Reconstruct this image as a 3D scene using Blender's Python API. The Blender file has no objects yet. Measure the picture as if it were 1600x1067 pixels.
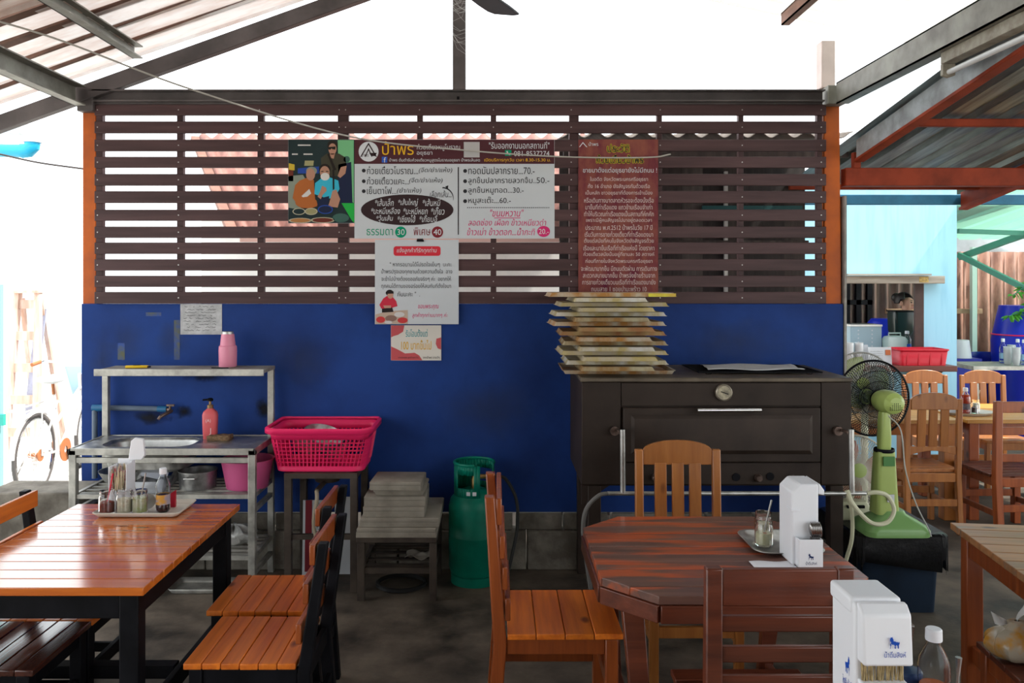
import bpy, bmesh, math, random
from mathutils import Matrix, Vector, Euler
random.seed(7)
PI = math.pi
scene = bpy.context.scene
C = scene.collection
# ---------------------------------------------------------------- camera
CAMZ, FPX, PX, PY = 1.77, 1300.0, 775.0, 440.0
cam_d = bpy.data.cameras.new('camera')
cam = bpy.data.objects.new('camera', cam_d); C.objects.link(cam)
cam.location = (0, 0, CAMZ); cam.rotation_euler = (PI/2, 0, 0)
cam_d.sensor_width = 36; cam_d.lens = 36*FPX/1600
cam_d.shift_x = (800-PX)/1600; cam_d.shift_y = -(533.5-PY)/1600
cam_d.clip_start = .05; cam_d.clip_end = 200
scene.camera = cam
# ---------------------------------------------------------------- sky, sun, exposure
world = bpy.data.worlds.new('daylight'); scene.world = world; world.use_nodes = True
bg = world.node_tree.nodes['Background']
bg.inputs[0].default_value = (.93, .97, 1, 1); bg.inputs[1].default_value = 3.4
sun_d = bpy.data.lights.new('sun', 'SUN'); sun_d.energy = 9; sun_d.angle = .03; sun_d.color = (1, .95, .86)
sun = bpy.data.objects.new('sun', sun_d); C.objects.link(sun)
sun.rotation_euler = Vector((.55, -.10, .83)).to_track_quat('Z', 'Y').to_euler()
scene.view_settings.view_transform = 'Standard'; scene.view_settings.look = 'None'
scene.view_settings.gamma = 1; scene.view_settings.use_curve_mapping = False
scene.view_settings.exposure = -0.25

# ---------------------------------------------------------------- helpers
def W(px, py, Y):                       # point seen at a pixel, at distance Y
    return Vector(((px-PX)/FPX*Y, Y, CAMZ-(py-PY)/FPX*Y))
def G(px, py, z):                       # point seen at a pixel, at height z
    Y = (CAMZ-z)*FPX/(py-PY)
    return Vector(((px-PX)/FPX*Y, Y, z))
def lin(c):
    return tuple((x/12.92 if x <= .04045 else ((x+.055)/1.055)**2.4) for x in c)
def hexc(h):
    return lin(tuple(int(h[i:i+2], 16)/255 for i in (0, 2, 4)))

MATS = {}
def mat(name, col, rough=.5, metal=0, var=.0, scale=6, bump=0, col2=None, lo=.35, hi=.65, stretch=(1,1,1),
        rand=0, trans=0, ior=1.45, alpha=1, coat=0, detail=4, emit=None, sss=0, rvar=0, transl=0, bscale=None, spec=None):
    if name in MATS: return MATS[name]
    m = bpy.data.materials.new(name); m.use_nodes = True; MATS[name] = m
    nt = m.node_tree; N = nt.nodes; L = nt.links; p = N['Principled BSDF']
    if isinstance(col, str): col = hexc(col)
    if isinstance(col2, str): col2 = hexc(col2)
    p.inputs['Base Color'].default_value = (*col, 1); p.inputs['Roughness'].default_value = rough
    p.inputs['Metallic'].default_value = metal; p.inputs['Alpha'].default_value = alpha
    p.inputs['Transmission Weight'].default_value = trans; p.inputs['IOR'].default_value = ior
    p.inputs['Coat Weight'].default_value = coat; p.inputs['Coat Roughness'].default_value = .12
    if spec is not None: p.inputs['Specular IOR Level'].default_value = spec
    if emit: p.inputs['Emission Color'].default_value = (*emit[0], 1); p.inputs['Emission Strength'].default_value = emit[1]
    if var or col2 or bump or rvar:
        tc = N.new('ShaderNodeTexCoord'); mp = N.new('ShaderNodeMapping'); mp.inputs['Scale'].default_value = stretch
        src = tc.outputs['Object']
        if rand:
            oi = N.new('ShaderNodeObjectInfo'); ml = N.new('ShaderNodeMath'); ml.operation = 'MULTIPLY'; ml.inputs[1].default_value = 37
            L.new(oi.outputs['Random'], ml.inputs[0]); va = N.new('ShaderNodeVectorMath')
            L.new(src, va.inputs[0]); L.new(ml.outputs[0], va.inputs[1]); src = va.outputs[0]
        L.new(src, mp.inputs['Vector'])
        no = N.new('ShaderNodeTexNoise'); no.inputs['Scale'].default_value = scale; no.inputs['Detail'].default_value = detail
        no.inputs['Roughness'].default_value = .6
        L.new(mp.outputs[0], no.inputs['Vector'])
        rp = N.new('ShaderNodeValToRGB'); rp.color_ramp.elements[0].position = lo; rp.color_ramp.elements[1].position = hi
        c2 = col2 if col2 else tuple(x*(1-var) for x in col)
        c1 = col if col2 else tuple(min(1, x*(1+var*.6)) for x in col)
        rp.color_ramp.elements[0].color = (*c2, 1); rp.color_ramp.elements[1].color = (*c1, 1)
        L.new(no.outputs[0], rp.inputs[0])
        out = rp.outputs[0]
        if rand:
            hs = N.new('ShaderNodeHueSaturation'); mr = N.new('ShaderNodeMapRange')
            mr.inputs['To Min'].default_value = 1-rand; mr.inputs['To Max'].default_value = 1+rand
            L.new(oi.outputs['Random'], mr.inputs['Value']); L.new(mr.outputs[0], hs.inputs['Value']); L.new(out, hs.inputs['Color']); out = hs.outputs[0]
        L.new(out, p.inputs['Base Color'])
        if bump:
            b = N.new('ShaderNodeBump'); b.inputs['Strength'].default_value = bump; b.inputs['Distance'].default_value = .01
            if bscale:
                n2 = N.new('ShaderNodeTexNoise'); n2.inputs['Scale'].default_value = bscale; L.new(mp.outputs[0], n2.inputs['Vector']); L.new(n2.outputs[0], b.inputs['Height'])
            else: L.new(no.outputs[0], b.inputs['Height'])
            L.new(b.outputs[0], p.inputs['Normal'])
        if rvar:
            r2 = N.new('ShaderNodeMapRange'); r2.inputs['To Min'].default_value = max(.02, rough-rvar); r2.inputs['To Max'].default_value = min(1, rough+rvar)
            r2.inputs['From Min'].default_value = .3; r2.inputs['From Max'].default_value = .7
            L.new(no.outputs[0], r2.inputs['Value']); L.new(r2.outputs[0], p.inputs['Roughness'])
    if transl:
        tr = N.new('ShaderNodeBsdfTranslucent'); tr.inputs[0].default_value = (*col, 1)
        mx = N.new('ShaderNodeMixShader'); mx.inputs[0].default_value = transl
        L.new(p.outputs[0], mx.inputs[1]); L.new(tr.outputs[0], mx.inputs[2]); L.new(mx.outputs[0], N['Material Output'].inputs[0])
    return m
def wood(name, c1, c2, axis='x', rough=.35, rand=.15, coat=0, bump=.15, scale=5, knots=True, wear=None):
    if name in MATS: return MATS[name]
    st = {'x': (1, 14, 14), 'y': (14, 1, 14), 'z': (14, 14, 1)}[axis]
    m = mat(name, c1, rough, col2=c2, stretch=st, scale=scale*.35, rand=rand, coat=coat, bump=bump, lo=.3, hi=.68, detail=6)
    nt = m.node_tree; N = nt.nodes; L = nt.links; p = N['Principled BSDF']
    link = p.inputs['Base Color'].links[0]; src = link.from_socket
    mp = next(n for n in N if n.type == 'MAPPING'); vec = mp.inputs['Vector'].links[0].from_socket
    if knots:
        mk = N.new('ShaderNodeMapping'); ks = {'x': (.55, 1, 1), 'y': (1, .55, 1), 'z': (1, 1, .55)}[axis]; mk.inputs['Scale'].default_value = ks
        vo = N.new('ShaderNodeTexVoronoi'); vo.inputs['Scale'].default_value = 6
        L.new(vec, mk.inputs['Vector']); L.new(mk.outputs[0], vo.inputs['Vector'])
        r = N.new('ShaderNodeValToRGB'); r.color_ramp.elements[0].position = .05; r.color_ramp.elements[1].position = .13
        r.color_ramp.elements[0].color = (.3, .22, .2, 1); r.color_ramp.elements[1].color = (1, 1, 1, 1)
        L.new(vo.outputs['Distance'], r.inputs[0])
        mx = N.new('ShaderNodeMix'); mx.data_type = 'RGBA'; mx.blend_type = 'MULTIPLY'; mx.inputs[0].default_value = 1
        L.new(src, mx.inputs[6]); L.new(r.outputs[0], mx.inputs[7]); src = mx.outputs[2]
    if wear:
        wc = hexc(wear[0]) if isinstance(wear[0], str) else wear[0]
        mw = N.new('ShaderNodeMapping'); ws = {'x': (1.5, 9, 9), 'y': (9, 1.5, 9), 'z': (9, 9, 1.5)}[axis]; mw.inputs['Scale'].default_value = ws
        n2 = N.new('ShaderNodeTexNoise'); n2.inputs['Scale'].default_value = 1.7; n2.inputs['Detail'].default_value = 7
        L.new(vec, mw.inputs['Vector']); L.new(mw.outputs[0], n2.inputs['Vector'])
        r = N.new('ShaderNodeValToRGB'); r.color_ramp.elements[0].position = wear[1]; r.color_ramp.elements[1].position = wear[2]
        r.color_ramp.elements[0].color = (0, 0, 0, 1); r.color_ramp.elements[1].color = (1, 1, 1, 1)
        L.new(n2.outputs[0], r.inputs[0])
        mx = N.new('ShaderNodeMix'); mx.data_type = 'RGBA'; L.new(r.outputs[0], mx.inputs[0])
        L.new(src, mx.inputs[6]); mx.inputs[7].default_value = (*wc, 1); src = mx.outputs[2]
    L.new(src, p.inputs['Base Color'])
    return m

class B:
    def __init__(s): s.v = []; s.f = []; s.mi = []; s.m = 0; s.X = None
    def add(s, vs, fs):
        n = len(s.v)
        s.v += [tuple(s.X @ Vector(v)) if s.X else tuple(v) for v in vs]
        s.f += [tuple(i+n for i in f) for f in fs]; s.mi += [s.m]*len(fs); return s
    def box(s, x0, x1, y0, y1, z0, z1):
        return s.add([(x0,y0,z0),(x1,y0,z0),(x1,y1,z0),(x0,y1,z0),(x0,y0,z1),(x1,y0,z1),(x1,y1,z1),(x0,y1,z1)],
                     [(3,2,1,0),(4,5,6,7),(0,1,5,4),(1,2,6,5),(2,3,7,6),(3,0,4,7)])
    def cbox(s, c, d, rot=None):
        a, b, h = d[0]/2, d[1]/2, d[2]/2
        vs = [Vector(v) for v in [(-a,-b,-h),(a,-b,-h),(a,b,-h),(-a,b,-h),(-a,-b,h),(a,-b,h),(a,b,h),(-a,b,h)]]
        if rot is not None:
            R = Euler(rot).to_matrix(); vs = [R @ v for v in vs]
        return s.add([v+Vector(c) for v in vs], [(3,2,1,0),(4,5,6,7),(0,1,5,4),(1,2,6,5),(2,3,7,6),(3,0,4,7)])
    def beam(s, p0, p1, w, h, up=(0,0,1), t=1):
        p0 = Vector(p0); p1 = Vector(p1); d = (p1-p0).normalized(); u = Vector(up)
        r = d.cross(u).normalized(); u = r.cross(d).normalized(); vs = []
        for p, k in ((p0, 1), (p1, t)):
            for a, b in ((-1,-1),(1,-1),(1,1),(-1,1)): vs.append(p + r*(a*w/2*k) + u*(b*h/2*k))
        return s.add(vs, [(0,1,2,3),(7,6,5,4),(0,4,5,1),(1,5,6,2),(2,6,7,3),(3,7,4,0)])
    def tube(s, pts, r, n=8, closed=False, cap=True):
        pts = [Vector(p) for p in pts]; m = len(pts); vs = []; prev = None
        for i, p in enumerate(pts):
            a = pts[(i-1) % m] if (closed or i > 0) else p; b = pts[(i+1) % m] if (closed or i < m-1) else p
            t = (b-a).normalized()
            if prev is None:
                u = Vector((0,0,1)) if abs(t.z) < .9 else Vector((1,0,0)); u = (u - t*u.dot(t)).normalized()
            else:
                u = (prev - t*prev.dot(t))
                u = u.normalized() if u.length > 1e-6 else prev
            prev = u; w = t.cross(u); rr = r[i] if isinstance(r, (list, tuple)) else r
            for k in range(n):
                q = 2*PI*k/n; vs.append(p + (u*math.cos(q)+w*math.sin(q))*rr)
        fs = []
        for i in range(m if closed else m-1):
            j = (i+1) % m
            for k in range(n):
                l = (k+1) % n; fs.append((i*n+k, i*n+l, j*n+l, j*n+k))
        if cap and not closed: fs += [tuple(range(n-1,-1,-1)), tuple((m-1)*n+k for k in range(n))]
        return s.add(vs, fs)
    def lathe(s, prof, n=24, c=(0,0,0), M=None, sx=1, sy=1):
        vs = []; fs = []; idx = []
        for r, z in prof:
            if r < 1e-6: idx.append([len(vs)]); vs.append(Vector((0,0,z)))
            else:
                idx.append(list(range(len(vs), len(vs)+n)))
                vs += [Vector((r*sx*math.cos(2*PI*k/n), r*sy*math.sin(2*PI*k/n), z)) for k in range(n)]
        for a, b in zip(idx, idx[1:]):
            for k in range(n):
                l = (k+1) % n
                if len(a) == 1 and len(b) == 1: continue
                if len(a) == 1: fs.append((a[0], b[l], b[k]))
                elif len(b) == 1: fs.append((a[k], a[l], b[0]))
                else: fs.append((a[k], a[l], b[l], b[k]))
        if M is not None: vs = [M @ v for v in vs]
        return s.add([v+Vector(c) for v in vs], fs)
    def cyl(s, p0, p1, r, n=16): return s.tube([p0, p1], r, n)
    def prism(s, poly, lo, hi, plane='xy'):
        n = len(poly)
        f = {'xy': lambda a,b,c: (a,b,c), 'xz': lambda a,b,c: (a,c,b), 'yz': lambda a,b,c: (c,a,b)}[plane]
        vs = [f(a,b,lo) for a,b in poly]+[f(a,b,hi) for a,b in poly]
        return s.add(vs, [tuple(range(n-1,-1,-1)), tuple(range(n,2*n))]+[(i,(i+1)%n,(i+1)%n+n,i+n) for i in range(n)])
    def flat(s, poly, y, plane='xz'):
        n = len(poly)
        return s.add([(a, y, b) for a, b in poly] if plane == 'xz' else [(a, b, y) for a, b in poly], [tuple(range(n))])
    def ball(s, c, r, n=14, m=8):
        if not isinstance(r, (tuple, list)): r = (r, r, r)
        prof = [(math.sin(PI*i/m), -math.cos(PI*i/m)) for i in range(m+1)]
        prof[0] = (0,-1); prof[-1] = (0,1)
        return s.lathe(prof, n, c, Matrix.Diagonal(Vector(r)))
    def grid(s, fn, nu, nv, thick=None):
        vs = [fn(i/nu, j/nv) for j in range(nv+1) for i in range(nu+1)]
        fs = [(j*(nu+1)+i, j*(nu+1)+i+1, (j+1)*(nu+1)+i+1, (j+1)*(nu+1)+i) for j in range(nv) for i in range(nu)]
        return s.add(vs, fs)
    def build(s, name, m, parent=None, smooth=True, bevel=0, seg=2, solid=0, angle=35, fix=True):
        me = bpy.data.meshes.new(name); me.from_pydata(s.v, [], s.f)
        ms = m if isinstance(m, (list, tuple)) else [m]
        for x in ms: me.materials.append(x)
        if len(ms) > 1: me.polygons.foreach_set('material_index', s.mi)
        if fix:
            bm = bmesh.new(); bm.from_mesh(me); bmesh.ops.recalc_face_normals(bm, faces=bm.faces); bm.to_mesh(me); bm.free()
        if smooth:
            me.polygons.foreach_set('use_smooth', [True]*len(me.polygons)); me.set_sharp_from_angle(angle=math.radians(angle))
        me.update()
        o = bpy.data.objects.new(name, me); C.objects.link(o)
        if parent: o.parent = parent
        if solid:
            md = o.modifiers.new('solid', 'SOLIDIFY'); md.thickness = solid; md.offset = 0
        if bevel:
            md = o.modifiers.new('bevel', 'BEVEL'); md.width = bevel; md.segments = seg; md.limit_method = 'ANGLE'; md.angle_limit = math.radians(40)
        return o
def thing(name, label, cat, loc=(0,0,0), rotz=0, group=None):
    o = bpy.data.objects.new(name, None); C.objects.link(o); o.empty_display_size = .05
    o.location = loc; o.rotation_euler = (0, 0, rotz); return tag(o, label, cat, group)
def tag(o, label, cat, group=None):
    o['label'] = label; o['category'] = cat
    if group: o['group'] = group
    return o
def struct(o, label=None):
    o['kind'] = 'structure'
    if label: o['label'] = label
    return o
def dup(o, loc, parent=None, rot=None, scale=None):
    c = o.copy(); C.objects.link(c); c.location = loc
    if parent: c.parent = parent
    if rot: c.rotation_euler = rot
    if scale: c.scale = scale
    return c
def arc(c, r, a0, a1, n, plane='xz'):
    out = []
    for i in range(n+1):
        a = math.radians(a0+(a1-a0)*i/n); u, v = r*math.cos(a), r*math.sin(a)
        out.append({'xz': (c[0]+u, c[1], c[2]+v), 'xy': (c[0]+u, c[1]+v, c[2]), 'yz': (c[0], c[1]+u, c[2]+v)}[plane])
    return out
def spline(pts, n=8):                    # Catmull-Rom through points
    P = [Vector(p) for p in pts]; P = [P[0]*2-P[1]] + P + [P[-1]*2-P[-2]]; out = []
    for i in range(1, len(P)-2):
        for k in range(n):
            t = k/n; a, b, c, d = P[i-1], P[i], P[i+1], P[i+2]
            out.append(.5*((2*b)+(c-a)*t+(2*a-5*b+4*c-d)*t*t+(3*b-a-3*c+d)*t**3))
    out.append(P[-2]); return out
def rrect(w, h, r, n=5):                 # rounded rectangle outline
    out = []
    for cx, cy, a0 in ((w/2-r, h/2-r, 0), (-w/2+r, h/2-r, 90), (-w/2+r, -h/2+r, 180), (w/2-r, -h/2+r, 270)):
        for i in range(n+1):
            a = math.radians(a0+90*i/n); out.append((cx+r*math.cos(a), cy+r*math.sin(a)))
    return out
def loft(b, rings, cap0=True, cap1=True):
    n = len(rings[0]); vs = [v for r in rings for v in r]; fs = []
    for i in range(len(rings)-1):
        for k in range(n): fs.append((i*n+k, i*n+(k+1) % n, (i+1)*n+(k+1) % n, (i+1)*n+k))
    if cap0: fs.append(tuple(range(n-1,-1,-1)))
    if cap1: fs.append(tuple((len(rings)-1)*n+k for k in range(n)))
    return b.add(vs, fs)
def glyphs(body):                        # outline letters as a flat mesh: verts (x,z) and faces
    cu = bpy.data.curves.new('t', 'FONT'); cu.body = body; cu.size = 1; cu.resolution_u = 3
    o = bpy.data.objects.new('t', cu); me = o.to_mesh()
    vs = [(v.co.x, v.co.y) for v in me.vertices]; fs = [tuple(p.vertices) for p in me.polygons]
    o.to_mesh_clear(); bpy.data.objects.remove(o); bpy.data.curves.remove(cu)
    return vs, fs
def text(b, body, x0, x1, z0, z1, y, italic=0, rot=False):   # letters fitted to a rectangle in the x-z plane
    vs, fs = glyphs(body)
    if not vs: return b
    if italic: vs = [(x+z*italic, z) for x, z in vs]
    if rot: vs = [(-z, x) for x, z in vs]
    xs = [v[0] for v in vs]; zs = [v[1] for v in vs]
    ax, bx_, az, bz = min(xs), max(xs), min(zs), max(zs)
    return b.add([(x0+(x-ax)/(bx_-ax)*(x1-x0), y, z0+(z-az)/(bz-az)*(z1-z0)) for x, z in vs], fs)
# ================================================================ materials used in many places
M_conc = mat('concrete', '71665a', .7, spec=.3, col2='2b2621', scale=2.6, lo=.36, hi=.66, bump=.15, bscale=40, detail=8, rvar=.2)
M_block = mat('pale_concrete_block', '8d877c', .9, col2='5c564d', scale=5, bump=.3, bscale=60)
M_blue = mat('blue_wall_paint', (.015, .052, .235), .55, col2=(.010, .030, .14), scale=1.6, lo=.3, hi=.62, bump=.12, bscale=18, detail=7, spec=.15)
M_slat = mat('brown_slat_paint', (.075, .040, .041), .45, var=.3, scale=3, stretch=(.4,6,6), rand=.12, spec=.25)
M_orange = mat('orange_steel_paint', (.62, .14, .022), .5, spec=.2, col2=(.42, .10, .03), scale=4)
M_red = mat('red_oxide_steel', (.27, .040, .014), .55, spec=.2, var=.35, scale=4)
M_grey = mat('grey_green_steel', (.30, .30, .26), .5, col2=(.16, .15, .13), scale=5, metal=.2)
M_dark = mat('dark_brown_steel', (.10, .085, .085), .5, var=.35, scale=4)
M_black = mat('black_paint', (.006, .006, .008), .5, spec=.12, var=.4, scale=8)
M_alu = mat('dull_aluminium', (.42, .41, .37), .45, metal=.55, var=.35, scale=10)
M_steel = mat('stainless_steel', (.50, .50, .48), .38, metal=.85, var=.3, scale=12, rvar=.12)
M_chrome = mat('chrome', (.8, .8, .8), .12, metal=1)
M_white = mat('white_plastic', (.80, .82, .86), .35)
M_wplain = mat('white_print', (.54, .57, .60), .5)
M_glass = mat('clear_glass', (1, 1, 1), .02, trans=1, ior=1.45)
M_pet = mat('clear_plastic', (.95, .97, 1), .05, trans=1, ior=1.2)
M_rubber = mat('black_rubber', (.012, .012, .012), .6)
M_green = mat('gas_bottle_green', (.0, .17, .11), .4, spec=.3, var=.25, scale=5)
M_pink = mat('pink_plastic', (.85, .02, .13), .4)
M_teal = mat('teal_paint', (.02, .35, .33), .5)
M_cream = mat('cream_plastic', (.60, .60, .42), .4)
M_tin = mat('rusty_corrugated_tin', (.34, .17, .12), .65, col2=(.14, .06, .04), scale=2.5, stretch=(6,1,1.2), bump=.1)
M_lblue = mat('light_blue_wall_paint', (.27, .58, .78), .6, col2=(.36, .68, .86), scale=2, stretch=(6,1,.6), lo=.45, hi=.75)
# ================================================================ floor and ground
WY = 5.16; k = WY/FPX
def wx(px): return (px-PX)*k
def wz(py): return CAMZ-(py-PY)*k
struct(B().box(-3.3, 7.5, -4.5, 9.5, -.10, 0).build('floor', M_conc), 'dark stained damp concrete floor of the eating area')
M_ground = mat('pale_ground', (.62, .60, .55), .9, var=.2, scale=3)
struct(B().add([(-60,-60,-.03),(60,-60,-.03),(60,60,-.03),(-60,60,-.03)], [(0,1,2,3)]).build('ground', M_ground), 'pale sunlit ground around the building')
# unseen cream wall added behind the viewer to block frontal sky light
M_cwall = mat('cream_blocker_wall', (.55,.50,.42), .8, var=.15, scale=2)
struct(B().box(-3.3, 2.4, -3.75, -3.6, 0, 3.9).build('wall_front_blocker', M_cwall), 'cream wall added behind the viewer to block sky light')
# ================================================================ blue wall
wall = struct(B().box(wx(127), wx(1318), WY, WY+.009, .34, wz(474.5)).build('wall_back', M_blue, bevel=.004), 'deep blue painted board wall under the slatted screen')
# old tape marks and grime on the blue wall
M_tape = mat('old_tape_residue', (.10, .11, .07), .8, col2=(.028, .075, .30), scale=14, lo=.35, hi=.6)
M_grime = mat('black_grime', (.012, .014, .02), .9, col2=(.026, .088, .44), scale=9, lo=.42, hi=.56, detail=8)
for (a, b_, c, d) in ((184, 195, 536, 562), (272, 281, 500, 562), (228, 252, 488, 494)):
    B().box(wx(a), wx(b_), WY-.0012, WY-.0004, wz(d), wz(c)).build('tape_mark', M_tape, wall)
def stain(name, col, scale, lo, hi, op=1):
    m = mat(name, col, .9); nt = m.node_tree; N = nt.nodes; L = nt.links
    tc = N.new('ShaderNodeTexCoord'); gr = N.new('ShaderNodeTexGradient'); gr.gradient_type = 'SPHERICAL'; no = N.new('ShaderNodeTexNoise')
    no.inputs['Scale'].default_value = scale; no.inputs['Detail'].default_value = 8; no.inputs['Roughness'].default_value = .7
    L.new(tc.outputs['Object'], gr.inputs[0]); geo = N.new('ShaderNodeNewGeometry'); L.new(geo.outputs['Position'], no.inputs['Vector'])
    ad = N.new('ShaderNodeMath'); ad.operation = 'MULTIPLY_ADD'; ad.inputs[1].default_value = .75; L.new(gr.outputs[1], ad.inputs[0]); L.new(no.outputs[0], ad.inputs[2])
    r = N.new('ShaderNodeMapRange'); r.inputs['From Min'].default_value = lo; r.inputs['From Max'].default_value = hi; L.new(ad.outputs[0], r.inputs['Value']); 
    g2 = N.new('ShaderNodeMapRange'); g2.inputs['From Max'].default_value = .25; L.new(gr.outputs[1], g2.inputs['Value'])
    g2.inputs['To Max'].default_value = op; mu = N.new('ShaderNodeMath'); mu.operation = 'MULTIPLY'; L.new(r.outputs[0], mu.inputs[0]); L.new(g2.outputs[0], mu.inputs[1])
    L.new(mu.outputs[0], N['Principled BSDF'].inputs['Alpha']); return m
M_st1 = stain('black_grease_stain', (.006,.007,.01), 14, .75, 1.2, .85); M_st2 = stain('faded_paint_stain', (.045,.05,.045), 9, .7, 1.5, .4)
for i, (px, py, rx, ry, m_) in enumerate(((320,588,48,14,M_st1),(287,643,22,16,M_st1),(235,652,48,18,M_st1),(412,640,20,30,M_st1),(198,535,40,50,M_st2),(270,530,40,48,M_st2),(470,560,80,60,M_st2),(760,640,120,70,M_st2),(1150,535,140,50,M_st2),(160,560,30,70,M_st2))):
    s_ = B().add([(-1,0,-1),(1,0,-1),(1,0,1),(-1,0,1)], [(0,1,2,3)]).build('wall_stain', m_, wall); s_.location = (wx(px), WY-.0006-.00004*i, wz(py)); s_.scale = (rx*k, 1, ry*k); s_['kind'] = 'stuff'
# concrete block footing
for i in range(12):
    x0 = -2.572+i*.395
    B().box(x0, x0+.388, WY-.045-random.random()*.012, WY+.10, 0, .235).build('concrete_block', M_block, wall, bevel=.006)
for i in range(16):
    x0 = -2.55+i*.297
    if i in (5,): continue
    B().box(x0, x0+.27+random.random()*.015, WY-.02, WY+.09, .238, .338).build('footing_brick', M_block, wall, bevel=.005)
# paper/trim at the right end of the wall
struct(B().box(wx(1318.5), wx(1322), WY-.01, WY+.06, wz(620), wz(306)).build('trim_1', mat('weathered_trim', (.33, .31, .28), .7, var=.3)), 'weathered grey timber edge strip beside the orange post')
# ================================================================ slatted screen
scr = thing('slatted_screen', 'wide dark brown horizontal slat screen above the blue wall', 'screen', (0, WY, wz(474)))
rows = [(164.3,181.2),(190.5,209),(218.8,237),(245.6,262.8),(272.4,290.5),(299,317.6),(327.8,345.3),(354.2,372),(379,397),(405,423),(430.7,448.5),(455.9,474.3)]
sw = wx(1289)-wx(150)
for a, b_ in rows:
    h = wz(a)-wz(b_)
    B().box(-sw/2, sw/2, -.022, 0, -h/2, h/2).build('slat', M_slat, scr, bevel=.003).location = ((wx(150)+wx(1289))/2, 0, (wz(a)+wz(b_))/2-wz(474))
for px, w in ((155,10),(281,10),(407,10),(536,17),(656,9),(771,9),(897,15),(1030.5,8),(1158,8),(1281,8)):
    B().box(wx(px-w/2), wx(px+w/2), .001, .042, 0, wz(164)-wz(474)).build('stud', M_slat, scr, bevel=.002)
M_screw = mat('screw_head', (.5, .48, .46), .4, metal=.6)
b = B()
for px in (155, 281, 407, 531, 541, 656, 771, 892, 1030.5, 1158, 1281):
    for a, b_ in rows: b.cyl((wx(px), -.0245, (wz(a)+wz(b_))/2-wz(474)), (wx(px), -.0215, (wz(a)+wz(b_))/2-wz(474)), .004, 6)
o = b.build('screw', M_screw, scr); o['kind'] = 'stuff'
# ================================================================ posts, tie beam, king post
p = thing('steel_post', 'orange steel post at the left end of the slatted screen', 'post', (wx(138.5), WY+.05, 0))
B().box(-.043, .043, -.04, .05, .34, wz(175)).build('shaft', M_orange, p, bevel=.006)
B().box(-.05, .05, -.10, .05, wz(176), wz(136)).build('bracket', M_dark, p, bevel=.006)
p = thing('steel_post', 'bright orange steel post at the right end of the screen', 'post', (wx(1302), WY+.03, 0))
B().add([(-.036,-.018,.34),(.066,-.018,.34),(.066,.05,.34),(-.036,.05,.34),(-.055,-.018,wz(160)),(.045,-.018,wz(160)),(.045,.05,wz(160)),(-.055,.05,wz(160))],
        [(3,2,1,0),(4,5,6,7),(0,1,5,4),(1,2,6,5),(2,3,7,6),(3,0,4,7)]).build('shaft', M_orange, p, bevel=.006)
B().box(-.06, .05, -.10, .06, wz(166), wz(137)).build('bracket', M_grey, p, bevel=.005)
M_pale = mat('hazy_pale_pink_steel', (.75, .62, .58), .5, var=.1)  # light paint, made paler still for overexposed haze
B().box(-.072, .014, -.03, .06, wz(137), wz(63)).build('upper_stub', M_pale, p, bevel=.005)
tb = thing('tie_beam', 'dark steel channel beam running above the slat screen', 'beam', (0, WY, wz(164)))
hb = wz(143)-wz(164)
B().box(wx(150), wx(1284), -.012, -.004, 0, hb).box(wx(150), wx(1284), -.06, -.004, hb-.008, hb).box(wx(150), wx(1284), -.05, -.004, .012, .022).build('channel', M_dark, tb)
B().box(wx(716)-.008, wx(716)+.008, -.016, -.011, .03, .05).build('bolt_hole_plate', M_black, tb)
def rz(X): return 3.94-.36*(-.226-X) if X < -.226 else 3.88-.215*(X+.226)
kp = thing('king_post', 'dark steel king post with cobwebs standing on the tie beam', 'post', (wx(718), WY-.03, wz(143)))
B().box(-.040, .040, -.03, .03, 0, 3.86-wz(143)).build('shaft', M_dark, kp, bevel=.004)
M_web = mat('cobweb', (.6, .6, .6), .9)
b = B()
for i in range(26):
    z = random.uniform(.30, .62); z2 = z+random.uniform(-.12, .12)
    b.tube([(-.04, -.034, z), (random.uniform(-.02,.02), -.036, (z+z2)/2-.02), (.04, -.034, z2)], .0007, 3)
o = b.build('cobweb', M_web, kp); o['kind'] = 'stuff'
# rafter at the wall, left slope (continues past the post)
rf = thing('rafter', 'dark sloping steel rafter above the left end of the screen', 'beam', (-.226, WY-.03, 3.84))
b = B(); x1 = -3.3
b.add([(0,-.03,-.13),(0,.03,-.13),(0,.03,-.03),(0,-.03,-.03),(x1,-.03,-.13+.36*x1),(x1,.03,-.13+.36*x1),(x1,.03,-.03+.36*x1),(x1,-.03,-.03+.36*x1)],
      [(0,1,2,3),(7,6,5,4),(0,4,5,1),(1,5,6,2),(2,6,7,3),(3,7,4,0)]).build('web', M_dark, rf, bevel=.004)
# longitudinal beams running towards the viewer
def ybeam(name, label, X, z0, z1, y0, y1, m, w=.05):
    t = thing(name, label, 'beam', (X, y1, z0)); h = z1-z0
    b = B().box(-w/2, -w/2+.008, y0-y1, 0, 0, h).box(-w/2, w/2, y0-y1, 0, h-.008, h).box(-w/2, w/2, y0-y1, 0, 0, .008)
    b.build('channel', m, t); return t
ybeam('eave_beam', 'grey-green steel eave beam meeting the left post', -2.54, 2.845, 2.965, -3.5, WY-.08, M_grey, .07)
ybeam('roof_purlin', 'grey steel purlin under the left roof slope above the rafter', -2.19, rz(-2.19)-.10, rz(-2.19)-.022, -3.5, WY-.07, M_grey, .06)
ybeam('roof_purlin', 'upper steel purlin near the ridge of the left slope', -1.0, rz(-1.0)-.10, rz(-1.0)-.022, -3.5, WY-.07, M_grey, .06)
ybeam('roof_purlin', 'brown timber-coloured purlin under the white right slope', 1.80, rz(1.8)-.08, rz(1.8)-.004, -3.5, WY+.02, mat('brown_purlin', (.22,.10,.06), .6, var=.3), .05)
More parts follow.
